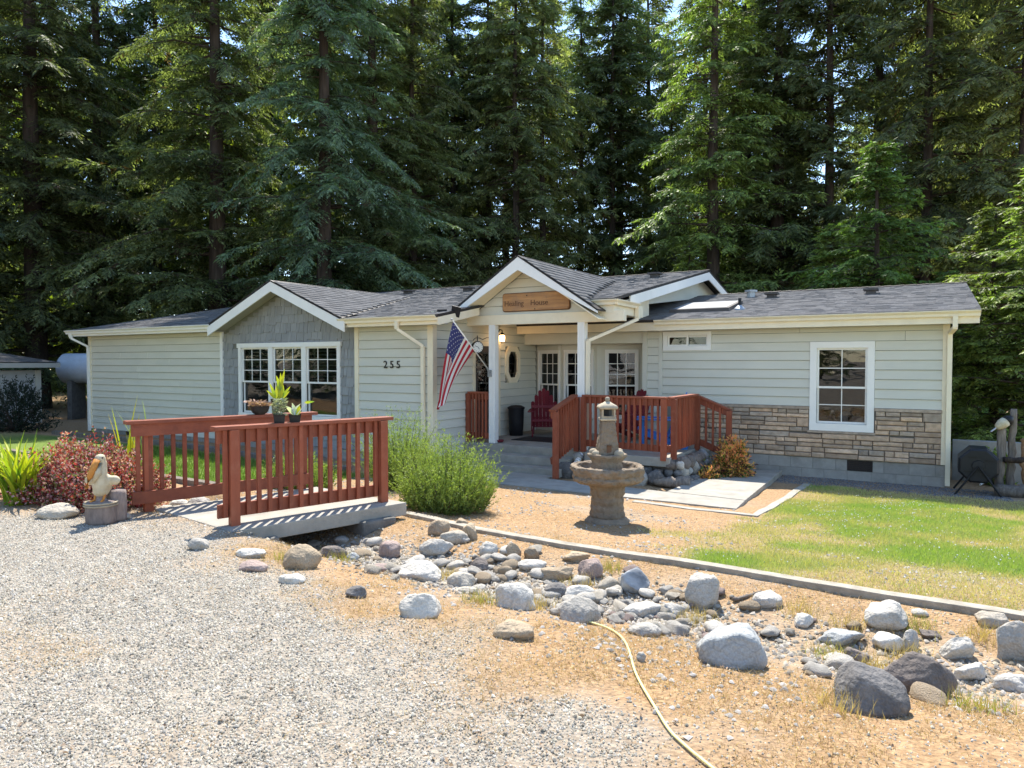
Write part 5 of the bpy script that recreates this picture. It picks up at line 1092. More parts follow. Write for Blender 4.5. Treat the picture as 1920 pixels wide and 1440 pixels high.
r = pot(524, NA, NB, [(.050, 0), (.056, .06), (.062, .085)], 'square black pot of small grey-green leaves on the near rail', sq=True)
n = 240; a = rng.random(n) * 6.28; q = rng.random(n) * .06; h = rng.random(n); P = np.stack([q * np.cos(a), q * np.sin(a), .08 + h * .16], 1); leaves('foliage', P, unit(np.stack([np.cos(a), np.sin(a), rng.uniform(-.1, .8, n)], 1)), rng.uniform(.025, .055, n), rng.uniform(.012, .022, n), lerpc((.12, .15, .08), (.40, .40, .30), rng.random(n)), M['leaf'], r)
r = pot(553, NA, NB, [(.052, 0), (.058, .05), (.064, .075)], 'square black pot with broad upright green leaves on the near rail', sq=True)
bigleaf(r, (.01, 0, .07), (.05, 0, .17), .06, YL, YL); bigleaf(r, (0, 0, .07), (-.10, 0, .17), .05, (.6, .62, .5), (.7, .72, .62)); bigleaf(r, (0, 0, .07), (-.03, .02, .20), .05, (.4, .55, .42), (.65, .7, .6)); bigleaf(r, (.10, -.01, .20), (.20, -.01, .21), .03, YL, GR); bigleaf(r, (-.03, 0, .11), (.06, .01, .19), .02, (.6, .62, .5), (.7, .72, .62))
mb = MB(); mb.tube([(.02, 0, .07), (.08, 0, .15), (.11, -.01, .20)], .004, 5); mb.tube([(0, 0, .07), (-.03, 0, .17)], .004, 5); mb.build('stem', M['fl_white'], r)
o = MB(); o.box(-.012, -.003, 0, .012, .003, .14); o = o.build('plant_label', M['fountpale'], r); o.location = (-.16, .02, .0)

# ------------------------------------------------------------------ flag
T = Vector(onY(848, 600, 10.6)); Bp = Vector((-7.60, 12.03, 1.40)); flag = empty('flag', tuple(Bp), world=True); tag(flag, 'stars and stripes flag hanging from a pole on the porch post', 'flag')
mb = MB(); mb.tube([Bp, T], .012, 8); mb.build('pole', M['white'], flag, smooth=True); mb = MB(); mb.sphere(T + (T - Bp).normalized() * .02, .022, 12, 8); mb.build('finial', M['galv'], flag, smooth=True)
mb = MB(); mb.box(Bp.x - .05, 12.0, Bp.z - .09, Bp.x + .03, 12.035, Bp.z + .05); mb.tube([Bp + Vector((0, -.02, -.04)), Bp + (T - Bp) * .09], .02, 8); mb.build('bracket', M['galv'], flag)
def bez(pts, t):
    pts = [Vector(p) for p in pts]
    while len(pts) > 1: pts = [a.lerp(b, t) for a, b in zip(pts[:-1], pts[1:])]
    return pts[0]
Hh = lambda v: T.lerp(Bp, .02 + .53 * v); H0, H1 = Hh(0), Hh(1)
E0 = [H0, Vector(onY(838, 655, 10.62)), Vector(onY(826, 715, 10.66)), Vector(onY(818, 768, 10.70))]; E1 = [H1, Vector(onY(862, 690, 11.2)), Vector(onY(842, 722, 10.95)), Vector(onY(831, 760, 10.78))]
def S(u, v):
    p = bez(E0, u).lerp(bez(E1, u), v); h = Hh(v); p = p.lerp(h, (1 - u) ** 5)
    k = min(1, u * 1.6); return p + Vector((.035 * k * math.sin(v * 8.2 + u * 1.5), -.05 * k * math.sin(v * 9.4 + 1.0 + u * 2.2), .03 * k * math.sin(v * 6 + u * 3)))
NU, NV = 60, 52; V = [tuple(S(i / NU, j / NV)) for i in range(NU + 1) for j in range(NV + 1)]; F = []; mi = []
for i in range(NU):
    for j in range(NV):
        F.append((i * (NV + 1) + j, i * (NV + 1) + j + 1, (i + 1) * (NV + 1) + j + 1, (i + 1) * (NV + 1) + j)); st = int(13 * (j + .5) / NV); mi.append(1 if False else (2 if (i + .5) / NU < .4 and st < 7 else (0 if st % 2 == 0 else 1)))
cloth = obj_np('cloth', V, F, [M['fl_red'], M['fl_white'], M['fl_blue']], flag, midx=mi, smooth=True)
mb = MB()
for row in range(9):
    for c in range(6 if row % 2 == 0 else 5):
        u0, v0 = .4 * ((c + (.5 if row % 2 == 0 else 1)) / 6), (7 / 13) * (row + .5) / 9
        for sd_ in (-1, 1):
            nrm = (S(u0 + .01, v0) - S(u0, v0)).cross(S(u0, v0 + .01) - S(u0, v0)).normalized() * .003 * sd_; pts = []
            for k in range(10): a = k * math.pi / 5; rr = .017 if k % 2 == 0 else .0075; pts.append(S(u0 + rr * math.cos(a) * .62, v0 + rr * math.sin(a)) + nrm)
            mb.add(pts, [tuple(range(10))])
mb.build('stars', M['fl_white'], flag)['kind'] = 'stuff'
# ------------------------------------------------------------------ carved sign
sg = empty('carved_sign', (-6.57, 12.05, 2.81)); tag(sg, 'carved wooden board reading Healing House on the porch gable', 'sign')
def rrect(hw, hh, r, n=6): return [(sx * (hw - r) + r * math.cos(a0 + k * math.pi / 2 / n), sz * (hh - r) + r * math.sin(a0 + k * math.pi / 2 / n)) for sx, sz, a0 in ((1, 1, 0), (-1, 1, math.pi / 2), (-1, -1, math.pi), (1, -1, 1.5 * math.pi)) for k in range(n + 1)]
mb = MB(); mb.prism([(a, .015, b) for a, b in rrect(.76, .188, .06)], (0, .03, 0)); mb.build('edge', M['signdark'], sg); mb = MB(); mb.prism([(a, -.012, b) for a, b in rrect(.742, .172, .055)], (0, .026, 0)); mb.build('board', M['signwood'], sg, bev=.004)
for s, sz, x, z in (('Healing', .15, -.70, -.075), ('House', .15, -.10, -.075), ('the', .07, -.22, .03)):
    if s == 'the': continue
    o = link(bpy.data.objects.new('lettering', textmesh(s, sz, .004, M['signdark'], 'lettering')), sg); o.rotation_euler = (math.pi / 2, 0, 0); o.location = (x, -.015, z)
for x, z in ((-.18, .12), (.0, -.15)): mb = MB(); mb.tube([(x, -.018, z), (x, -.01, z)], .012, 8); mb.build('bolt', M['iron'], sg)
# ------------------------------------------------------------------ lantern, clock, flood light
p = onX(940, 634, XD + .14); lan = empty('wall_lantern', (XD + .02, p[1], p[2]), world=True); tag(lan, 'lit black wall lantern between the porch post and octagon window', 'lamp')
lx, ly, lz = XD + .16, p[1], p[2]
mb = MB(); mb.box(XD + .022, ly - .05, lz - .02, XD + .035, ly + .05, lz + .16); mb.tube([(XD + .03, ly, lz + .1), (XD + .1, ly, lz + .2), (lx, ly, lz + .17), (lx, ly, lz + .12)], .012, 6); mb.build('bracket', M['iron'], lan)
mb = MB(); mb.lathe([(.01, .13), (.05, .10), (.085, .07), (.08, .065)], 16, (lx, ly, lz)); mb.build('hood', M['iron'], lan, smooth=True); mb = MB(); mb.lathe([(.045, -.08), (.06, -.03), (.062, .02), (.05, .065)], 16, (lx, ly, lz)); mb.build('globe', M['lampglow'], lan, smooth=True); mb = MB(); mb.lathe([(.03, -.11), (.055, -.095), (.05, -.08)], 16, (lx, ly, lz)); mb.build('base', M['iron'], lan)
pl_ = bpy.data.lights.new('lantern_bulb', 'POINT'); pl_.energy = 1.2; pl_.color = (1, .6, .3); pl_.shadow_soft_size = .05; po = bpy.data.objects.new('lantern_bulb', pl_); COL.objects.link(po); po.location = (lx + .09, ly, lz); po.parent = lan; po.matrix_parent_inverse = Matrix.Translation(-Vector(lan.location))
p = onX(895, 651, XD + .32); ck = empty('hanging_clock', tuple(p), R_(60), world=False); tag(ck, 'round white station clock hanging from a black scroll bracket by the door', 'clock')
mb = MB(); mb.tube([(0, -.035, 0), (0, .035, 0)], .125, 28); mb.build('case', M['iron'], ck); 
for s_ in (-1, 1):
    mb = MB(); mb.tube([(0, s_ * .037, 0), (0, s_ * .039, 0)], .108, 28); mb.build('face', M['clockface'], ck)
    for k in range(12): a = k * math.pi / 6; mb = MB(); mb.bar((.08 * math.sin(a), s_ * .041, .08 * math.cos(a)), (.098 * math.sin(a), s_ * .041, .098 * math.cos(a)), .008, .003, up=(0, 1, 0)); mb.build('hour_mark', M['iron'], ck)
    for a, l in ((2.6, .05), (-1.2, .075)): mb = MB(); mb.bar((0, s_ * .042, 0), (l * math.sin(a), s_ * .042, l * math.cos(a)), .009, .003, up=(0, 1, 0)); mb.build('hand', M['iron'], ck)
mb = MB(); mb.tube([(0, 0, .12), (0, 0, .24)], .01, 6); mb.tube([(-.1, 0, .14), (-.04, 0, .19), (.05, 0, .19), (.12, 0, .16), (.22, 0, .20), (.30, 0, .20)], .008, 6); mb.build('scroll_bracket', M['iron'], ck)
fp = Vector(onY(838, 590, 10.95)); fl = empty('flood_light', tuple(fp), YAW); tag(fl, 'solar flood light and camera fixed at the corner of the left eave', 'light')
mb = MB(); mb.box(-.19, -.02, .06, .0, .02, .10); mb.tube([(-.16, 0, .02), (.1, 0, .02)], .02, 8); mb.build('arm', M['iron'], fl)
for x in (-.14, .0): mb = MB(); mb.box(x - .055, -.06, -.035, x + .055, .03, .045); o = mb.build('lamp_head', M['vinyl'], fl, bev=.012)
mb = MB(); mb.box(-.09, -.005, -.11, .09, .012, .11); o = mb.build('solar_panel', M['black'], fl, bev=.004); o.location = (.17, 0, .06); o.rotation_euler = (.5, .25, 0); mb = MB(); mb.sphere((-.05, -.06, -.07), .035, 12, 8); mb.build('camera_dome', M['black'], fl, smooth=True)
# ornament on the door
p = onX(900, 690, XD + .06); orn = empty('door_ornament', tuple(p), world=True); tag(orn, 'dried flower and ribbon ornament hanging on the front door', 'ornament')
n = 160; P = np.array(p) + rng.normal(size=(n, 3)) * np.array([.01, .07, .10]); leaves('dried_flowers', P, unit(rng.normal(size=(n, 3))), rng.uniform(.03, .08, n), rng.uniform(.02, .04, n), lerpc((.6, .58, .5), (.25, .1, .06), rng.random(n)), M['petal'], orn).matrix_parent_inverse = Matrix.Translation(-Vector(p))

# ------------------------------------------------------------------ adirondack chairs
def adirondack(name, mat, label):
    root = empty(name); tag(root, label, 'chair')
    def bar(n_, a, b, w_, h_, up=(0, 0, 1)): mb = MB(); mb.bar(a, b, w_, h_, up=up); return mb.build(n_, M[mat], root, bev=.004)
    for s_ in (-1, 1):
        bar('leg', (s_ * .27, -.36, 0), (s_ * .27, -.36, .55), .09, .025, up=(1, 0, 0)); bar('leg', (s_ * .25, -.40, .34), (s_ * .25, .50, .02), .025, .11); bar('leg', (s_ * .28, .22, .12), (s_ * .28, .24, .54), .06, .025, up=(1, 0, 0)); bar('armrest', (s_ * .30, -.46, .57), (s_ * .30, .34, .56), .13, .025)
    for k in range(6): t = k / 5; bar('seat_slat', (-.25, -.40 + .5 * t, .375 - .16 * t), (.25, -.40 + .5 * t, .375 - .16 * t), .085, .02)
    for k in range(7):
        x = (k - 3) * .082; ht = 1.08 - .045 * (abs(k - 3)) ** 1.7; mb = MB(); y0, y1 = .12, .12 + (ht - .22) * .42; w_ = .036; pts = [(x - w_, y0, .22), (x + w_, y0, .22), (x + w_ * 1.12, y1 - .01, ht - .03), (x + .02, y1, ht), (x - .02, y1, ht), (x - w_ * 1.12, y1 - .01, ht - .03)]; mb.prism(pts, (0, .02, .009)); mb.build('back_slat', M[mat], root)
    bar('back_rail', (-.27, .20, .36), (.27, .20, .36), .03, .06); bar('back_rail', (-.27, .345, .68), (.27, .345, .68), .03, .06)
    return root
a1 = adirondack('adirondack_chair', 'adred', 'red slatted adirondack chair by the octagon window seen from behind'); a1.location = (-7.30, 13.85, -.05); a1.rotation_euler = (0, 0, R_(205))
a2 = adirondack('adirondack_chair', 'adred', 'red adirondack chair behind the porch railing under the mirrored window'); a2.location = (-5.35, 14.0, -.05); a2.rotation_euler = (0, 0, R_(-15))
a3 = adirondack('adirondack_chair', 'adblue', 'blue slatted adirondack chair at the right end of the porch'); a3.location = (-4.35, 13.1, -.055); a3.rotation_euler = (0, 0, R_(-70))
cn = empty('trash_can', (-7.9, 13.6, -.05)); tag(cn, 'black bin standing in the porch corner behind the red chair', 'bin'); mb = MB(); mb.lathe([(.15, 0), (.17, .3), (.18, .58), (.185, .6)], 20); mb.build('body', M['black'], cn, smooth=True); mb = MB(); mb.lathe([(.195, .6), (.2, .64), (.12, .68), (.01, .69)], 20); mb.build('lid', M['black'], cn, smooth=True)
mb = MB(); mb.lathe([(.05, 0), (.075, .01), (.09, .05), (.08, .05), (.06, .018), (.001, .015)], 20, caps=False); o = mb.build('pet_bowl', M['adred'], smooth=True); o.location = onZ(937, 829, -.045); tag(o, 'small red pet bowl on the porch edge beside the post', 'bowl')

# ------------------------------------------------------------------ hose
hp = [gp(*q) for q in [(1093, 1166), (1110, 1172), (1135, 1178), (1160, 1192), (1175, 1210), (1183, 1235), (1188, 1260), (1203, 1290), (1220, 1318), (1238, 1348), (1256, 1378), (1275, 1395), (1300, 1418), (1330, 1441), (1370, 1475), (1420, 1520)]]
cu = bpy.data.curves.new('hose', 'CURVE'); cu.dimensions = '3D'; sp = cu.splines.new('NURBS'); sp.points.add(len(hp) - 1); sp.use_endpoint_u = True; sp.order_u = 4
for q, p in zip(sp.points, hp): q.co = (p[0], p[1], gz(p[0], p[1]) + .014, 1)
cu.bevel_depth = .0066; cu.bevel_resolution = 3; cu.materials.append(M['hose']); o = bpy.data.objects.new('garden_hose', cu); COL.objects.link(o); me = bpy.data.meshes.new_from_object(o.evaluated_get(bpy.context.evaluated_depsgraph_get())); bpy.data.objects.remove(o); o = bpy.data.objects.new('garden_hose', me); COL.objects.link(o); tag(o, 'yellow garden hose snaking across straw and gravel', 'hose')
p = gp(1375, 1130); log('dry_stick', (p[0], p[1], p[2] + .02), (p[0] + .16, p[1] + .22, p[2] + .05), .016, .01, 'dry broken stick lying below the kerb', 'stick', n=7)

# ------------------------------------------------------------------ right side yard things
rwl = MB(); rwl.box(.55, 15.6, -.9, 9, 15.8, .13); tag(rwl.build('retaining_wall', M['block'], bev=.01), 'low grey concrete retaining wall beyond the right house corner', 'wall')
p = gp(1832, 925); cx, cy_ = p[0], p[1]; cz = gz(cx, cy_); cmp_ = empty('compost_tumbler', (cx, cy_, cz), YAW - .55); tag(cmp_, 'black octagonal compost tumbler on angled legs at the right corner', 'composter')
mb = MB(); mb.lathe([(.27, -.30), (.305, -.27), (.305, .27), (.27, .30)], 8); o = mb.build('drum', M['black'], cmp_); o.rotation_euler = (math.pi / 2, R_(22.5), 0); o.location = (0, 0, .50)
mb = MB(); mb.lathe([(.10, -.015), (.09, .015), (.01, .02)], 12); o = mb.build('hub', M['black'], cmp_); o.rotation_euler = (math.pi / 2, 0, 0); o.location = (0, -.31, .50)
for k in range(4): a = k * math.pi / 2 + .6; mb = MB(); mb.box(-.06, -.305, -.015, .06, -.30, .015); o = mb.build('vent_slot', M['iron'], cmp_); o.location = (.17 * math.cos(a), -.003, .5 + .17 * math.sin(a)); 
for sy in (-1, 1):
    for sx in (-1, 1): mb = MB(); mb.tube([(0, sy * .33, .5), (sx * .33, sy * .36, 0)], .016, 8); mb.build('leg', M['iron'], cmp_)
p = gp(1893, 926); qx, qy = p[0], p[1]; qz = gz(qx, qy)
log('driftwood_post', (qx, qy + .1, qz - .05), (qx + .05, qy + .12, qz + 1.42), .065, .05, 'tall grey driftwood post at the right edge carrying the buoy', 'post', seed=3)
log('driftwood_post', (qx - .14, qy + .05, qz - .05), (qx - .12, qy + .07, qz + 1.15), .07, .06, 'shorter weathered post left of the tall driftwood post', 'post', seed=5)
log('driftwood_post', (qx + .28, qy - .02, qz - .05), (qx + .2, qy + .02, qz + .95), .10, .08, 'orange-brown split log standing at the right edge', 'post', mat='signwood', seed=8)
log('driftwood_log', (qx - .22, qy - .35, qz + .10), (qx + .5, qy - .5, qz + .12), .10, .13, 'heavy grey log lying at the foot of the driftwood posts', seed=9)
log('driftwood_log', (qx - .1, qy - .02, qz + .58), (qx + .5, qy - .1, qz + .60), .05, .05, 'dark branch lashed across the driftwood posts', mat='bark', seed=12)
by = empty('fishing_buoy', (qx - .10, qy + .0, qz + 1.20), YAW); tag(by, 'cream and dark fishing buoy hanging tilted on the driftwood post', 'buoy'); by.rotation_euler = (0, R_(55), YAW)
mb = MB(); mb.lathe([(.02, -.16), (.055, -.13), (.085, -.04), (.085, .03)], 18); mb.build('float_body', M['pelwhite'], by, smooth=True); mb = MB(); mb.lathe([(.086, .032), (.08, .10), (.04, .16), (.015, .17)], 18); mb.build('dark_cap', M['black'], by, smooth=True); mb = MB(); mb.tube([(0, 0, -.27), (0, 0, -.15)], .014, 8); mb.build('spindle', M['galv'], by)
a_, b_ = gp(1838, 912), gp(1884, 890); mb = MB(); mb.tube([(a_[0], a_[1], a_[2] + .03), (b_[0], b_[1], b_[2] + .10)], .016, 8); tag(mb.build('loose_pipe', M['white']), 'short white pipe leaning beside the compost tumbler', 'pipe')
p = gp(1868, 914); blob_bush('vine_shrub', (p[0], p[1] + .25, gz(p[0], p[1])), (.3, .25, .75), 150, 10, (.04, .07), (.025, .045), grn((.12, .20, .04), (.33, .38, .08)), M['leaf'], 'light green leafy shrub between the tumbler and driftwood posts', 'bush', sprig=.2, inner=.3)

# ------------------------------------------------------------------ left side: shed, tank, dark shrub
sh = empty('garden_shed', (-26.5, 9.5, -.35), world=True); tag(sh, 'low hip roofed shed at the far left, toned dark for its shade', 'shed')
mb = MB(); mb.box(-29, 6.2, -.5, -24.9, 11.75, 1.35); mb.build('wall', M['shedwall'], sh); mb = MB(); mb.box(-24.898, 11.60, -.5, -24.86, 11.76, 1.35); mb.build('corner_post', M['soffit'], sh)
mb = MB(); e = (-29.4, 5.8, -24.5, 12.17); zt = 1.60; r1, r2_ = (-26.9, 8.6, 2.2), (-26.9, 9.8, 2.2)
mb.add([(e[0], e[1], zt), (e[2], e[1], zt), (e[2], e[3], zt), (e[0], e[3], zt), r1, r2_], [(0, 1, 4), (1, 2, 5, 4), (2, 3, 5), (3, 0, 4, 5)]); mb.build('roof', M['drip'], sh)
for poly in ([(e[2], e[1], zt), (e[2], e[3], zt), r2_, r1], [(e[2], e[3], zt), (e[0], e[3], zt), r2_]): shingles([(a, b, c + .01) for a, b, c in poly], sh, tint=.55)  # low tint puts the shed's shade into the shingle colour
mb = MB(); mb.box(e[2] - .02, e[1], 1.44, e[2] + .02, e[3], 1.59); mb.box(e[0], e[3] - .02, 1.44, e[2] - .021, e[3] + .02, 1.59); mb.build('fascia', M['soffit'], sh)
tk = empty('storage_tank', (-26.0, 13.35, -.4), YAW); tag(tk, 'pale blue-white horizontal tank on a stand behind the house corner', 'tank')
mb = MB(); mb.tube([(-.42, 0, 1.80), (-.36, 0, 1.80), (-.25, 0, 1.80), (2.2, 0, 1.80), (2.3, 0, 1.80)], [.20, .42, .53, .53, .4], 28); mb.build('shell', M['tank'], tk, smooth=True)
for x in (.1, 1.7): mb = MB(); mb.box(x - .08, -.4, 0, x + .08, .4, 1.36); mb.build('stand', M['darkconc'], tk)
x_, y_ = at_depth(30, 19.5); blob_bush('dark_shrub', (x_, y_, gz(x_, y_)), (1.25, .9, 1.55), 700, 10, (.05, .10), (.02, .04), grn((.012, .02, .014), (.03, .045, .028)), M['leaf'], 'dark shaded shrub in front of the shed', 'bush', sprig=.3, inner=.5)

# ------------------------------------------------------------------ conifers
def conifer(seed, H, Rm, base, nb, leafc, mat, droop=.35, upb=.15, prof=None, spray=1.0, trunk=.32, per=7, dead=True, llen=.22, lw=.05, pend=.2):
    r = np.random.default_rng(seed); prof = prof or (lambda t: (1 - t) ** .75)
    z = base + (H - base) * np.sort(r.random(nb) ** .92); z = np.clip(z, base * .9, H * .99); t = (z - base) / (H - base)
    az = r.random(nb) * 6.283; lump = np.array([mnoise.noise(Vector((math.cos(a) * .9 + seed, math.sin(a) * .9, q * .33))) for a, q in zip(az, z)]); L = Rm * np.array([prof(max(0., min(1., q))) for q in t]) * r.uniform(.42, 1.15, nb) * (1 + .55 * lump) + .3
    FP = []; FD = []; FL = []; FC = []
    tw = MB()
    for i in range(nb):
        d = np.array([math.cos(az[i]), math.sin(az[i]), 0]); side = np.array([-d[1], d[0], 0]); n_ = max(4, int(L[i] * 5.0)); s = np.linspace(.14, 1, n_) + r.uniform(-.03, .03, n_)
        u_b = upb + r.uniform(-.08, .08) + .35 * max(0, t[i] - .6); dr_ = droop * r.uniform(.35, 1.6)
        zz = L[i] * (u_b * s - dr_ * s ** 2 + .10 * dr_ * s ** 6); wob = side[None] * (np.sin(s * 3 + r.random() * 6) * .06 * L[i])[:, None]; P = np.array([0, 0, z[i]])[None] + d[None] * (s * L[i])[:, None] + wob; P[:, 2] += zz
        if i % 2 == 0: tw.tube([(0, 0, z[i])] + [tuple(P[k]) for k in (n_ // 3, 2 * n_ // 3, n_ - 1)], [.018 + .012 * L[i], .014 + .006 * L[i], .012, .005], 4, caps=False)
        sl = (u_b - 2 * dr_ * s)
        for sg_ in (-1, 1):
            a = r.uniform(.75, 1.15, n_); D = d[None] * np.cos(a)[:, None] + side[None] * (np.sin(a) * sg_)[:, None]; D[:, 2] += sl * .6 + r.uniform(-.45, .10, n_) - .7 * (r.random(n_) < pend); FP.append(P); FD.append(unit(D)); FL.append(spray * np.clip(.30 + .17 * L[i], .3, .95) * (1.05 - .55 * s) * r.uniform(.7, 1.2, n_)); FC.append(s)
        D = d[None] + r.normal(size=(n_, 3)) * .25; D[:, 2] += sl; FP.append(P); FD.append(unit(D)); FL.append(spray * np.full(n_, .42) * r.uniform(.6, 1.1, n_)); FC.append(s)
    FP = np.concatenate(FP); FD = np.concatenate(FD); FL = np.concatenate(FL); FC = np.concatenate(FC); m_ = len(FP)
    # leaflets along each spray
    tt = (np.arange(per) + .5) / per; tt = np.tile(tt, (m_, 1)) + r.uniform(-.06, .06, (m_, per)); S_ = np.cross(FD, np.array([0, 0, 1.])); S_ = unit(S_); Nn = np.cross(S_, FD)
    sgn = np.where(np.arange(per) % 2 == 0, 1, -1)[None] * np.ones((m_, 1)); B_ = FP[:, None] + FD[:, None] * (tt * FL[:, None])[:, :, None] - np.array([0, 0, 1.])[None, None] * (tt ** 2 * .12 * FL[:, None])[:, :, None]
    ang = r.uniform(.45, .95, (m_, per)); ang[:, -1] = 0.1; Dl = FD[:, None] * np.cos(ang)[:, :, None] + S_[:, None] * (np.sin(ang) * sgn)[:, :, None] + Nn[:, None] * r.uniform(-.25, .12, (m_, per))[:, :, None]; Dl[:, :, 2] -= r.uniform(0, .35, (m_, per)); Dl = unit(Dl)
    ll = llen * r.uniform(.7, 1.3, (m_, per)) * (1.15 - .5 * tt); W_ = np.cross(Dl.reshape(-1, 3), np.repeat(Nn, per, 0) + r.normal(size=(m_ * per, 3)) * .5); W_ = unit(W_)
    B_ = B_.reshape(-1, 3); Dl = Dl.reshape(-1, 3); ll = ll.reshape(-1); q = len(B_); w2 = lw * r.uniform(.7, 1.3, q) * .5
    V = np.stack([B_ - W_ * (w2 * .5)[:, None], B_ + Dl * (ll * .45)[:, None] + W_ * w2[:, None], B_ + Dl * ll[:, None], B_ + Dl * (ll * .4)[:, None] - W_ * w2[:, None]], 1).reshape(-1, 3)
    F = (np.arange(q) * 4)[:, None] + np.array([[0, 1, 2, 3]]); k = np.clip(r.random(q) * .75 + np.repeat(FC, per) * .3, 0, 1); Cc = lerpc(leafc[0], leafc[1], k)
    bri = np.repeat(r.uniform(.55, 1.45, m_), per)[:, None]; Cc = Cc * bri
    brn = r.random(m_) < .035
    Cb = np.repeat(brn, per); Cc[Cb] = np.array([.09, .06, .03])
    crown = mesh_np('crown', V, F, mat, cols=np.repeat(Cc, 4, 0))
    tb = MB(); k = 16; tb.tube([(.10 * nz(i * .21, seed, 1), .10 * nz(i * .21, seed + 5, 1), H * i / k - (.3 if i == 0 else 0)) for i in range(k + 1)], [trunk * (1.25 if i == 0 else 1) * (1 - .93 * i / k) + .015 for i in range(k + 1)], 14)
    if dead:
        for _ in range(26): zz = r.uniform(1.2, base + 3); a = r.random() * 6.28; l = r.uniform(.5, 1.7); tb.tube([(0, 0, zz), (math.cos(a) * l * .6, math.sin(a) * l * .6, zz + r.uniform(-.15, .1)), (math.cos(a) * l, math.sin(a) * l, zz + r.uniform(-.5, .1))], [.022, .014, .004], 4, caps=False)
    tb.v += []; b0 = len(tb.v); tb.v += tw.v; tb.f += [tuple(i + b0 for i in f) for f in tw.f]; tb.m += tw.m
    return crown, tb.mesh('trunk', M['bark'], smooth=True)
DK = ((.078, .108, .068), (.195, .250, .140)); DK2 = ((.082, .110, .054), (.235, .280, .118)); MIDC = ((.082, .110, .058), (.230, .275, .118)); SUNC = ((.070, .105, .032), (.27, .36, .085))  # SUNC: young redwood green with sunlit boughs put into the colour
TP = {
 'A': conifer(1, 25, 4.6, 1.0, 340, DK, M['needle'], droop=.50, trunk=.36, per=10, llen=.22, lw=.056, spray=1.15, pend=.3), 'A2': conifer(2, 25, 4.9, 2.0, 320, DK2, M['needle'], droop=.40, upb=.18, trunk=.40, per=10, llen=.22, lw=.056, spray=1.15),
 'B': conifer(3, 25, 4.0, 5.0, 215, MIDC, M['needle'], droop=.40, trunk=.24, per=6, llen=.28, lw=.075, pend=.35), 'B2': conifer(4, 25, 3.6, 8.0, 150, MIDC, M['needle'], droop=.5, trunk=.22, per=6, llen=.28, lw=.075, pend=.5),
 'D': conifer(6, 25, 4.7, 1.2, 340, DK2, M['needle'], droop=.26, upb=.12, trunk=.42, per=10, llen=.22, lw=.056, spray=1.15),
 'E': conifer(8, 25, 4.6, 1.0, 210, ((.070, .100, .036), (.26, .34, .095)), M['needle_s'], droop=.34, upb=.16, trunk=.34, per=7, llen=.25, lw=.07, spray=1.1, pend=.25),  # lighter leaf colours stand for sunlit boughs
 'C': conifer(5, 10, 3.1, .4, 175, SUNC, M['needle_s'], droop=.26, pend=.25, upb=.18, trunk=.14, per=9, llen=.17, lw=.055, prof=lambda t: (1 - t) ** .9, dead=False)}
HGT = {'E': 25, 'A': 25, 'A2': 25, 'B': 25, 'B2': 25, 'D': 25, 'C': 10}
def tree(px, D, kind, h, label, grp=None, wide=1.0, z0=None, name='conifer_tree'):
    x, y = at_depth(px, D); z = gz(x, y) if z0 is None else z0; root = empty(name, (x, y, z - .1), rnd.random() * 6.28); s = h / HGT[kind]; root.scale = (s * wide, s * wide, s); tag(root, label, 'tree', grp)
    cr, tr = TP[kind]; link(bpy.data.objects.new('crown', cr), root); link(bpy.data.objects.new('trunk', tr), root); return root
TREES = [
 (-90, 30, 'A', 26, 'dark conifer cut by the left picture edge'), (70, 31, 'A2', 29, 'broad dark conifer with thick trunk behind the shed roof'), (190, 35, 'A', 28, 'dark drooping conifer rising over the storage tank'),
 (300, 37, 'B', 28, 'dense conifer behind the far left end of the house roof'), (412, 31, 'A2', 28, 'thick trunked dark conifer left of the shake gable peak'), (515, 40, 'B', 28, 'dark conifer directly behind the shake gable peak'),
 (610, 29, 'A', 26, 'blue-green drooping conifer right of the shake gable peak'), (700, 33, 'D', 26, 'blue-green layered conifer above the house number wall'), (775, 36, 'B', 26, 'conifer standing left of the flag when seen above the roof'),
 (850, 41, 'B', 28, 'tall conifer directly above the flood light'), (915, 41, 'B', 27, 'slim conifer just left of the porch gable peak'), (966, 38, 'B', 27, 'straight conifer trunk directly behind the porch gable peak'),
 (1017, 40, 'B2', 27, 'slender conifer trunk just right of the porch gable peak'), (1088, 45, 'B2', 28, 'thin far conifer above the right slope of the porch roof'), (1160, 46, 'B', 34, 'tall open conifer with bare trunk left of the sky gap'),
 (1255, 48, 'B', 24.5, 'conifer top just below the open patch of blue sky'), (1212, 50, 'B', 33, 'conifer bordering the open sky patch on its left side'), (1318, 43, 'B', 31, 'conifer bordering the open sky patch on its right side'), (1640, 40, 'A', 31, 'dark conifer rising behind the young redwood over the right window'), (1772, 38, 'A2', 31, 'dense conifer filling the gap above the right roof end'), (1860, 34, 'D', 29, 'dense conifer above the low redwoods beside the right corner'),
 (1335, 32, 'E', 26, 'conifer with sunlight put into its lighter green leaf colour right of the sky patch'), (1395, 37, 'D', 27, 'dense dark conifer right of the lighter sunlit one'), (1455, 33, 'D', 26, 'broad dark conifer behind the roof vents of the right wing'),
 (1548, 32, 'B', 28, 'very tall conifer with visible brown trunk above the right window'), (1732, 29, 'B', 27, 'tall conifer trunk behind the right end of the roof'), (1815, 36, 'B', 27, 'dark conifer beyond the right house corner'),
 (1910, 27, 'B', 25, 'dark conifer at the right picture edge')]
for q in TREES: tree(*q, grp='tall conifers behind the house')
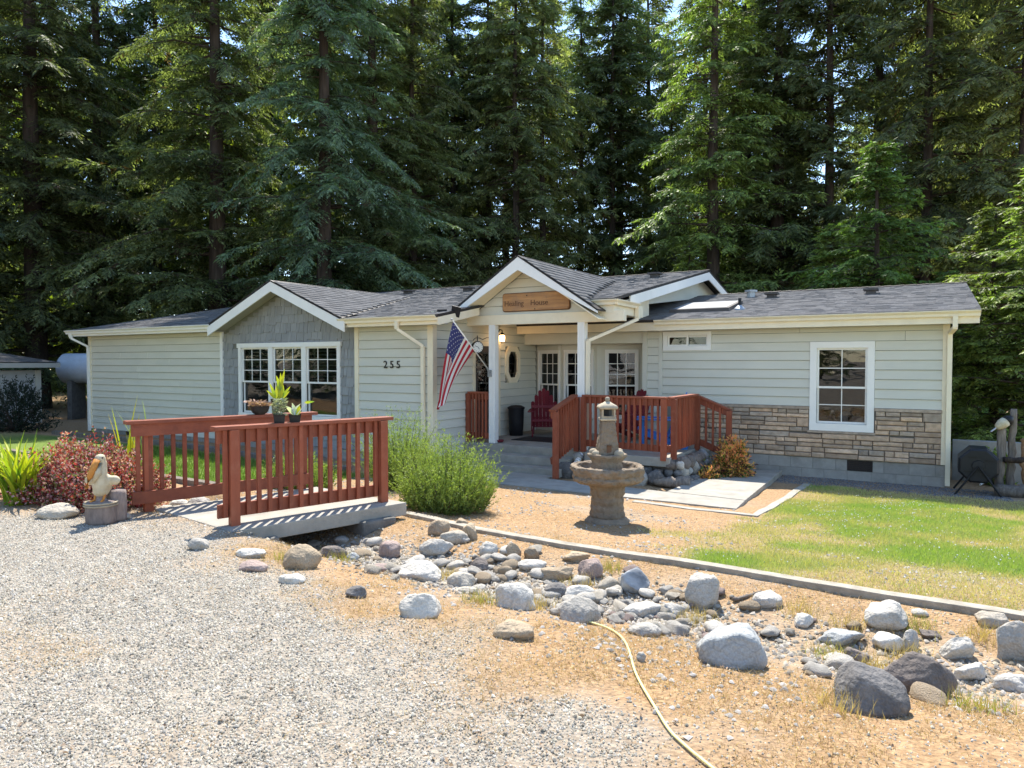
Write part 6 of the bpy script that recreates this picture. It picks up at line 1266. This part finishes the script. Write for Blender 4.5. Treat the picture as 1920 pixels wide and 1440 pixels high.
tree(1290, 28, 'C', 7.2, 'young redwood in sunlit leaf tones right of the raised porch roof', 'young sunlit redwoods', 1.05); tree(1640, 23, 'C', 9.6, 'young redwood in sunlit leaf tones above the right end of the roof', 'young sunlit redwoods', 1.1); tree(1560, 25, 'C', 7.4, 'half shaded young redwood left of the brightest one above the right wing', 'young sunlit redwoods', 1.2); tree(1215, 34, 'C', 6.6, 'small light green sapling just above the middle roof vent', 'young sunlit redwoods')
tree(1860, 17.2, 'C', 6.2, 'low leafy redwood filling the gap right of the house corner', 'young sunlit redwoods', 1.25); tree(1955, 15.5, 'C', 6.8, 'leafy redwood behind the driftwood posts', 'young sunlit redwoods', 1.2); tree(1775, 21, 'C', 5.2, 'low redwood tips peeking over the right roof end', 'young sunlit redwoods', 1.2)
rt = random.Random(9)
BL = 'dark slender conifer deep in the grove behind the front trees'
for px in list(range(-120, 760, 125)) + list(range(760, 1200, 100)): tree(px + rt.uniform(-24, 24), rt.uniform(44, 56), rt.choice(['A', 'A2', 'B', 'D'] if px < 760 else ['B', 'B2', 'A']), rt.uniform(27, 34), BL, 'back row conifers')
for px in range(1345, 2050, 120): tree(px + rt.uniform(-24, 24), rt.uniform(42, 56), rt.choice(['B2', 'B', 'A2']), rt.uniform(24, 30), BL, 'back row conifers')
# far foliage between the left trunks, sunlight put into its bright leaf colours
n = 52000; px = rng.uniform(-150, 760, n); D = rng.uniform(37, 60, n); zz = rng.random(n) ** 1.1 * 21; keep = fbm(px * .012, zz * .35, 1.0, 91) > .50; px, D, zz = px[keep], D[keep], zz[keep]; n = len(px)
d_ = _fh[None, :] + _r[None, :] * ((px - 960) / FPX)[:, None]; P = d_ * D[:, None]; P[:, 2] = zz - 3
o = leaves('distant_woods', P, unit(rng.normal(size=(n, 3))), rng.uniform(.25, .55, n), rng.uniform(.18, .4, n), lerpc((.20, .28, .03), (.60, .66, .08), rng.random(n)), M['leaf']); tag(o, 'far yellow-green woods behind the left conifers, sunlit glow put into the leaf colour', kind='stuff')
# woods and a travel trailer across the drive, mirrored in the windows
for i in range(8):
    a = R_(-158 + i * 19); Dd = rt.uniform(40, 54); root = tree(0, 0, rt.choice(['A', 'D', 'B']), rt.uniform(20, 25), 'unseen conifer added beyond the left edge to block light', 'conifers across the drive', z0=0); root.location = (Dd * math.cos(a), Dd * math.sin(a) - 3, -.1)
for (x_, y_) in ((-27, 2.5), (-24, -4), (-31, 8), (-20, -9)): root = tree(0, 0, 'A', 23, 'unseen conifer added beyond the left edge to block light', 'conifers across the drive', z0=0); root.location = (x_, y_, -.1)  # unseen trees added to cut light and darken the left window reflections
tr_ = empty('travel_trailer', (3.4, -9.0, 0), R_(21)); tag(tr_, 'white travel trailer mirrored in the bay window', 'trailer')
mb = MB(); mb.prism([(-3.4, -1.2, .55), (3.0, -1.2, .55), (3.5, -1.2, 1.2), (3.3, -1.2, 2.9), (2.8, -1.2, 3.2), (-3.0, -1.2, 3.2), (-3.5, -1.2, 2.8)], (0, 2.4, 0)); mb.build('body', M['trailer'], tr_, bev=.06)
for x in (-1.9, .4, 1.9): mb = MB(); mb.box(x - .45, 1.202, 1.6, x + .45, 1.22, 2.3); mb.build('window', M['black'], tr_)
mb = MB(); mb.box(-3.3, 1.202, 1.15, 3.3, 1.21, 1.3); mb.box(-.9, 1.202, 2.5, 2.6, 1.21, 2.62); mb.build('stripe', M['grille'], tr_)
for x in (-.6, .3):
    for y in (-1.1, 1.1): mb = MB(); mb.tube([(x, y - .1, .34), (x, y + .1, .34)], .34, 20); mb.build('wheel', M['black'], tr_)

# ------------------------------------------------------------------ grass
def grass(name, xy, h, wd, cols, label, lean=.6):
    n = len(xy); a = rng.random(n) * 6.283; l = rng.random(n) * lean; z = hgt(xy[:, 0], xy[:, 1]); dx, dy = np.cos(a) * l * h, np.sin(a) * l * h; b = rng.random(n) * 6.283; sx, sy = np.cos(b) * wd / 2, np.sin(b) * wd / 2
    V = np.stack([np.stack([xy[:, 0] - sx, xy[:, 1] - sy, z - .004], 1), np.stack([xy[:, 0] + sx, xy[:, 1] + sy, z - .004], 1), np.stack([xy[:, 0] + dx, xy[:, 1] + dy, z + h], 1)], 1).reshape(-1, 3)
    o = obj_np(name, V, (np.arange(n) * 3)[:, None] + np.array([[0, 1, 2]]), M['blade'], cols=np.repeat(cols, 3, 0)); tag(o, label, kind='stuff'); return o
xy = pick(80000, -3.4, 4.2, 5.7, 13.5, lambda x, y: w_lawn(x, y) ** 1.2, False); n = len(xy); lush = w_lawn(xy[:, 0], xy[:, 1]); t = np.clip(rng.random(n) * .75 + (lush - .62) * .9 + (vnoise(xy[:, 0], xy[:, 1], 2.6, 141) - .5) * .9, 0, 1); c = lerpc((.58, .47, .22), (.33, .42, .095), t); grass('lawn_grass', xy, rng.uniform(.02, .05, n), rng.uniform(.005, .011, n), c, 'short green and yellowing lawn grass by the right wing', .9)
xy = pick(22000, -15, -8.2, 4.8, 9.7, w_lawn, False); n = len(xy); grass('side_lawn_grass', xy, rng.uniform(.04, .09, n), rng.uniform(.008, .015, n), lerpc((.10, .16, .03), (.20, .30, .04), rng.random(n)), 'strip of lawn grass behind the bridge')
def strawd(x, y): return w_straw(x, y) * (1 - w_lawn(x, y)) * sstep(.28, .58, fbm(x, y, 2.2, 101)) * (y < 10.0) * (x < 3)
xy = pick(95000, -9, 2.5, 1.2, 9.6, strawd, True); n = len(xy); far = sstep(6.0, 6.6, xy[:, 1]); grass('dry_grass', xy, rng.uniform(.008, .032, n) * (1 - .6 * far), rng.uniform(.002, .005, n), lerpc((.26, .14, .06), (.60, .44, .23), rng.random(n)), 'dry orange straw grass on the creek banks', 3.2)
tc_ = np.array([gp(*q)[:2] for q in [(1000, 1140), (830, 1085), (900, 1130), (1300, 1165), (1560, 1235), (1590, 1180), (1720, 1180), (1640, 1255), (1090, 1100), (640, 1050), (540, 1050), (1840, 1200), (1500, 1150), (1690, 1230), (1140, 1070), (1580, 1330), (1830, 1330), (520, 985)]])
P = []; Cc = []
for c in tc_: k = 160; P.append(c + rng.normal(size=(k, 2)) * .07); g_ = rng.random() < .4; Cc.append(lerpc((.45, .30, .13), (.30, .34, .07) if g_ else (.6, .45, .2), rng.random(k)))
xy = np.concatenate(P); n = len(xy); grass('grass_tufts', xy, rng.uniform(.05, .13, n), rng.uniform(.003, .006, n), np.concatenate(Cc), 'wispy grass tufts around the creek boulders', .9)
xy = pick(420, -2.2, 4, 6.2, 13, lambda x, y: w_lawn(x, y) ** 2 * sstep(.5, .7, fbm(x, y, 1.1, 111)), False); n = len(xy); P = np.concatenate([xy, (hgt(xy[:, 0], xy[:, 1]) + .045)[:, None]], 1); v, f = ICO[1]; V = (P[:, None] + v[None] * rng.uniform(.004, .0075, (n, 1, 1))).reshape(-1, 3); F = (f[None] + (np.arange(n) * len(v))[:, None, None]).reshape(-1, 3); tag(obj_np('clover_flowers', V, F, M['flowerw']), 'white clover heads dotting the lawn', kind='stuff')

xy = pick(2600, -9, 3, 1.2, 10, lambda x, y: .25 + sstep(.5, .7, fbm(x, y, .8, 131)), True); n = len(xy); P = np.concatenate([xy, (hgt(xy[:, 0], xy[:, 1]) + .012)[:, None]], 1); a = rng.random(n) * 6.28
o = leaves('leaf_litter', P, unit(np.stack([np.cos(a), np.sin(a), rng.uniform(-.05, .25, n)], 1)), rng.uniform(.012, .04, n), rng.uniform(.004, .014, n), lerpc((.10, .055, .03), (.34, .22, .12), rng.random(n)), M['petal'], up=np.array([[0, 0, 1.]])); tag(o, 'fallen brown needles and leaf scraps on the gravel and dirt', kind='stuff')
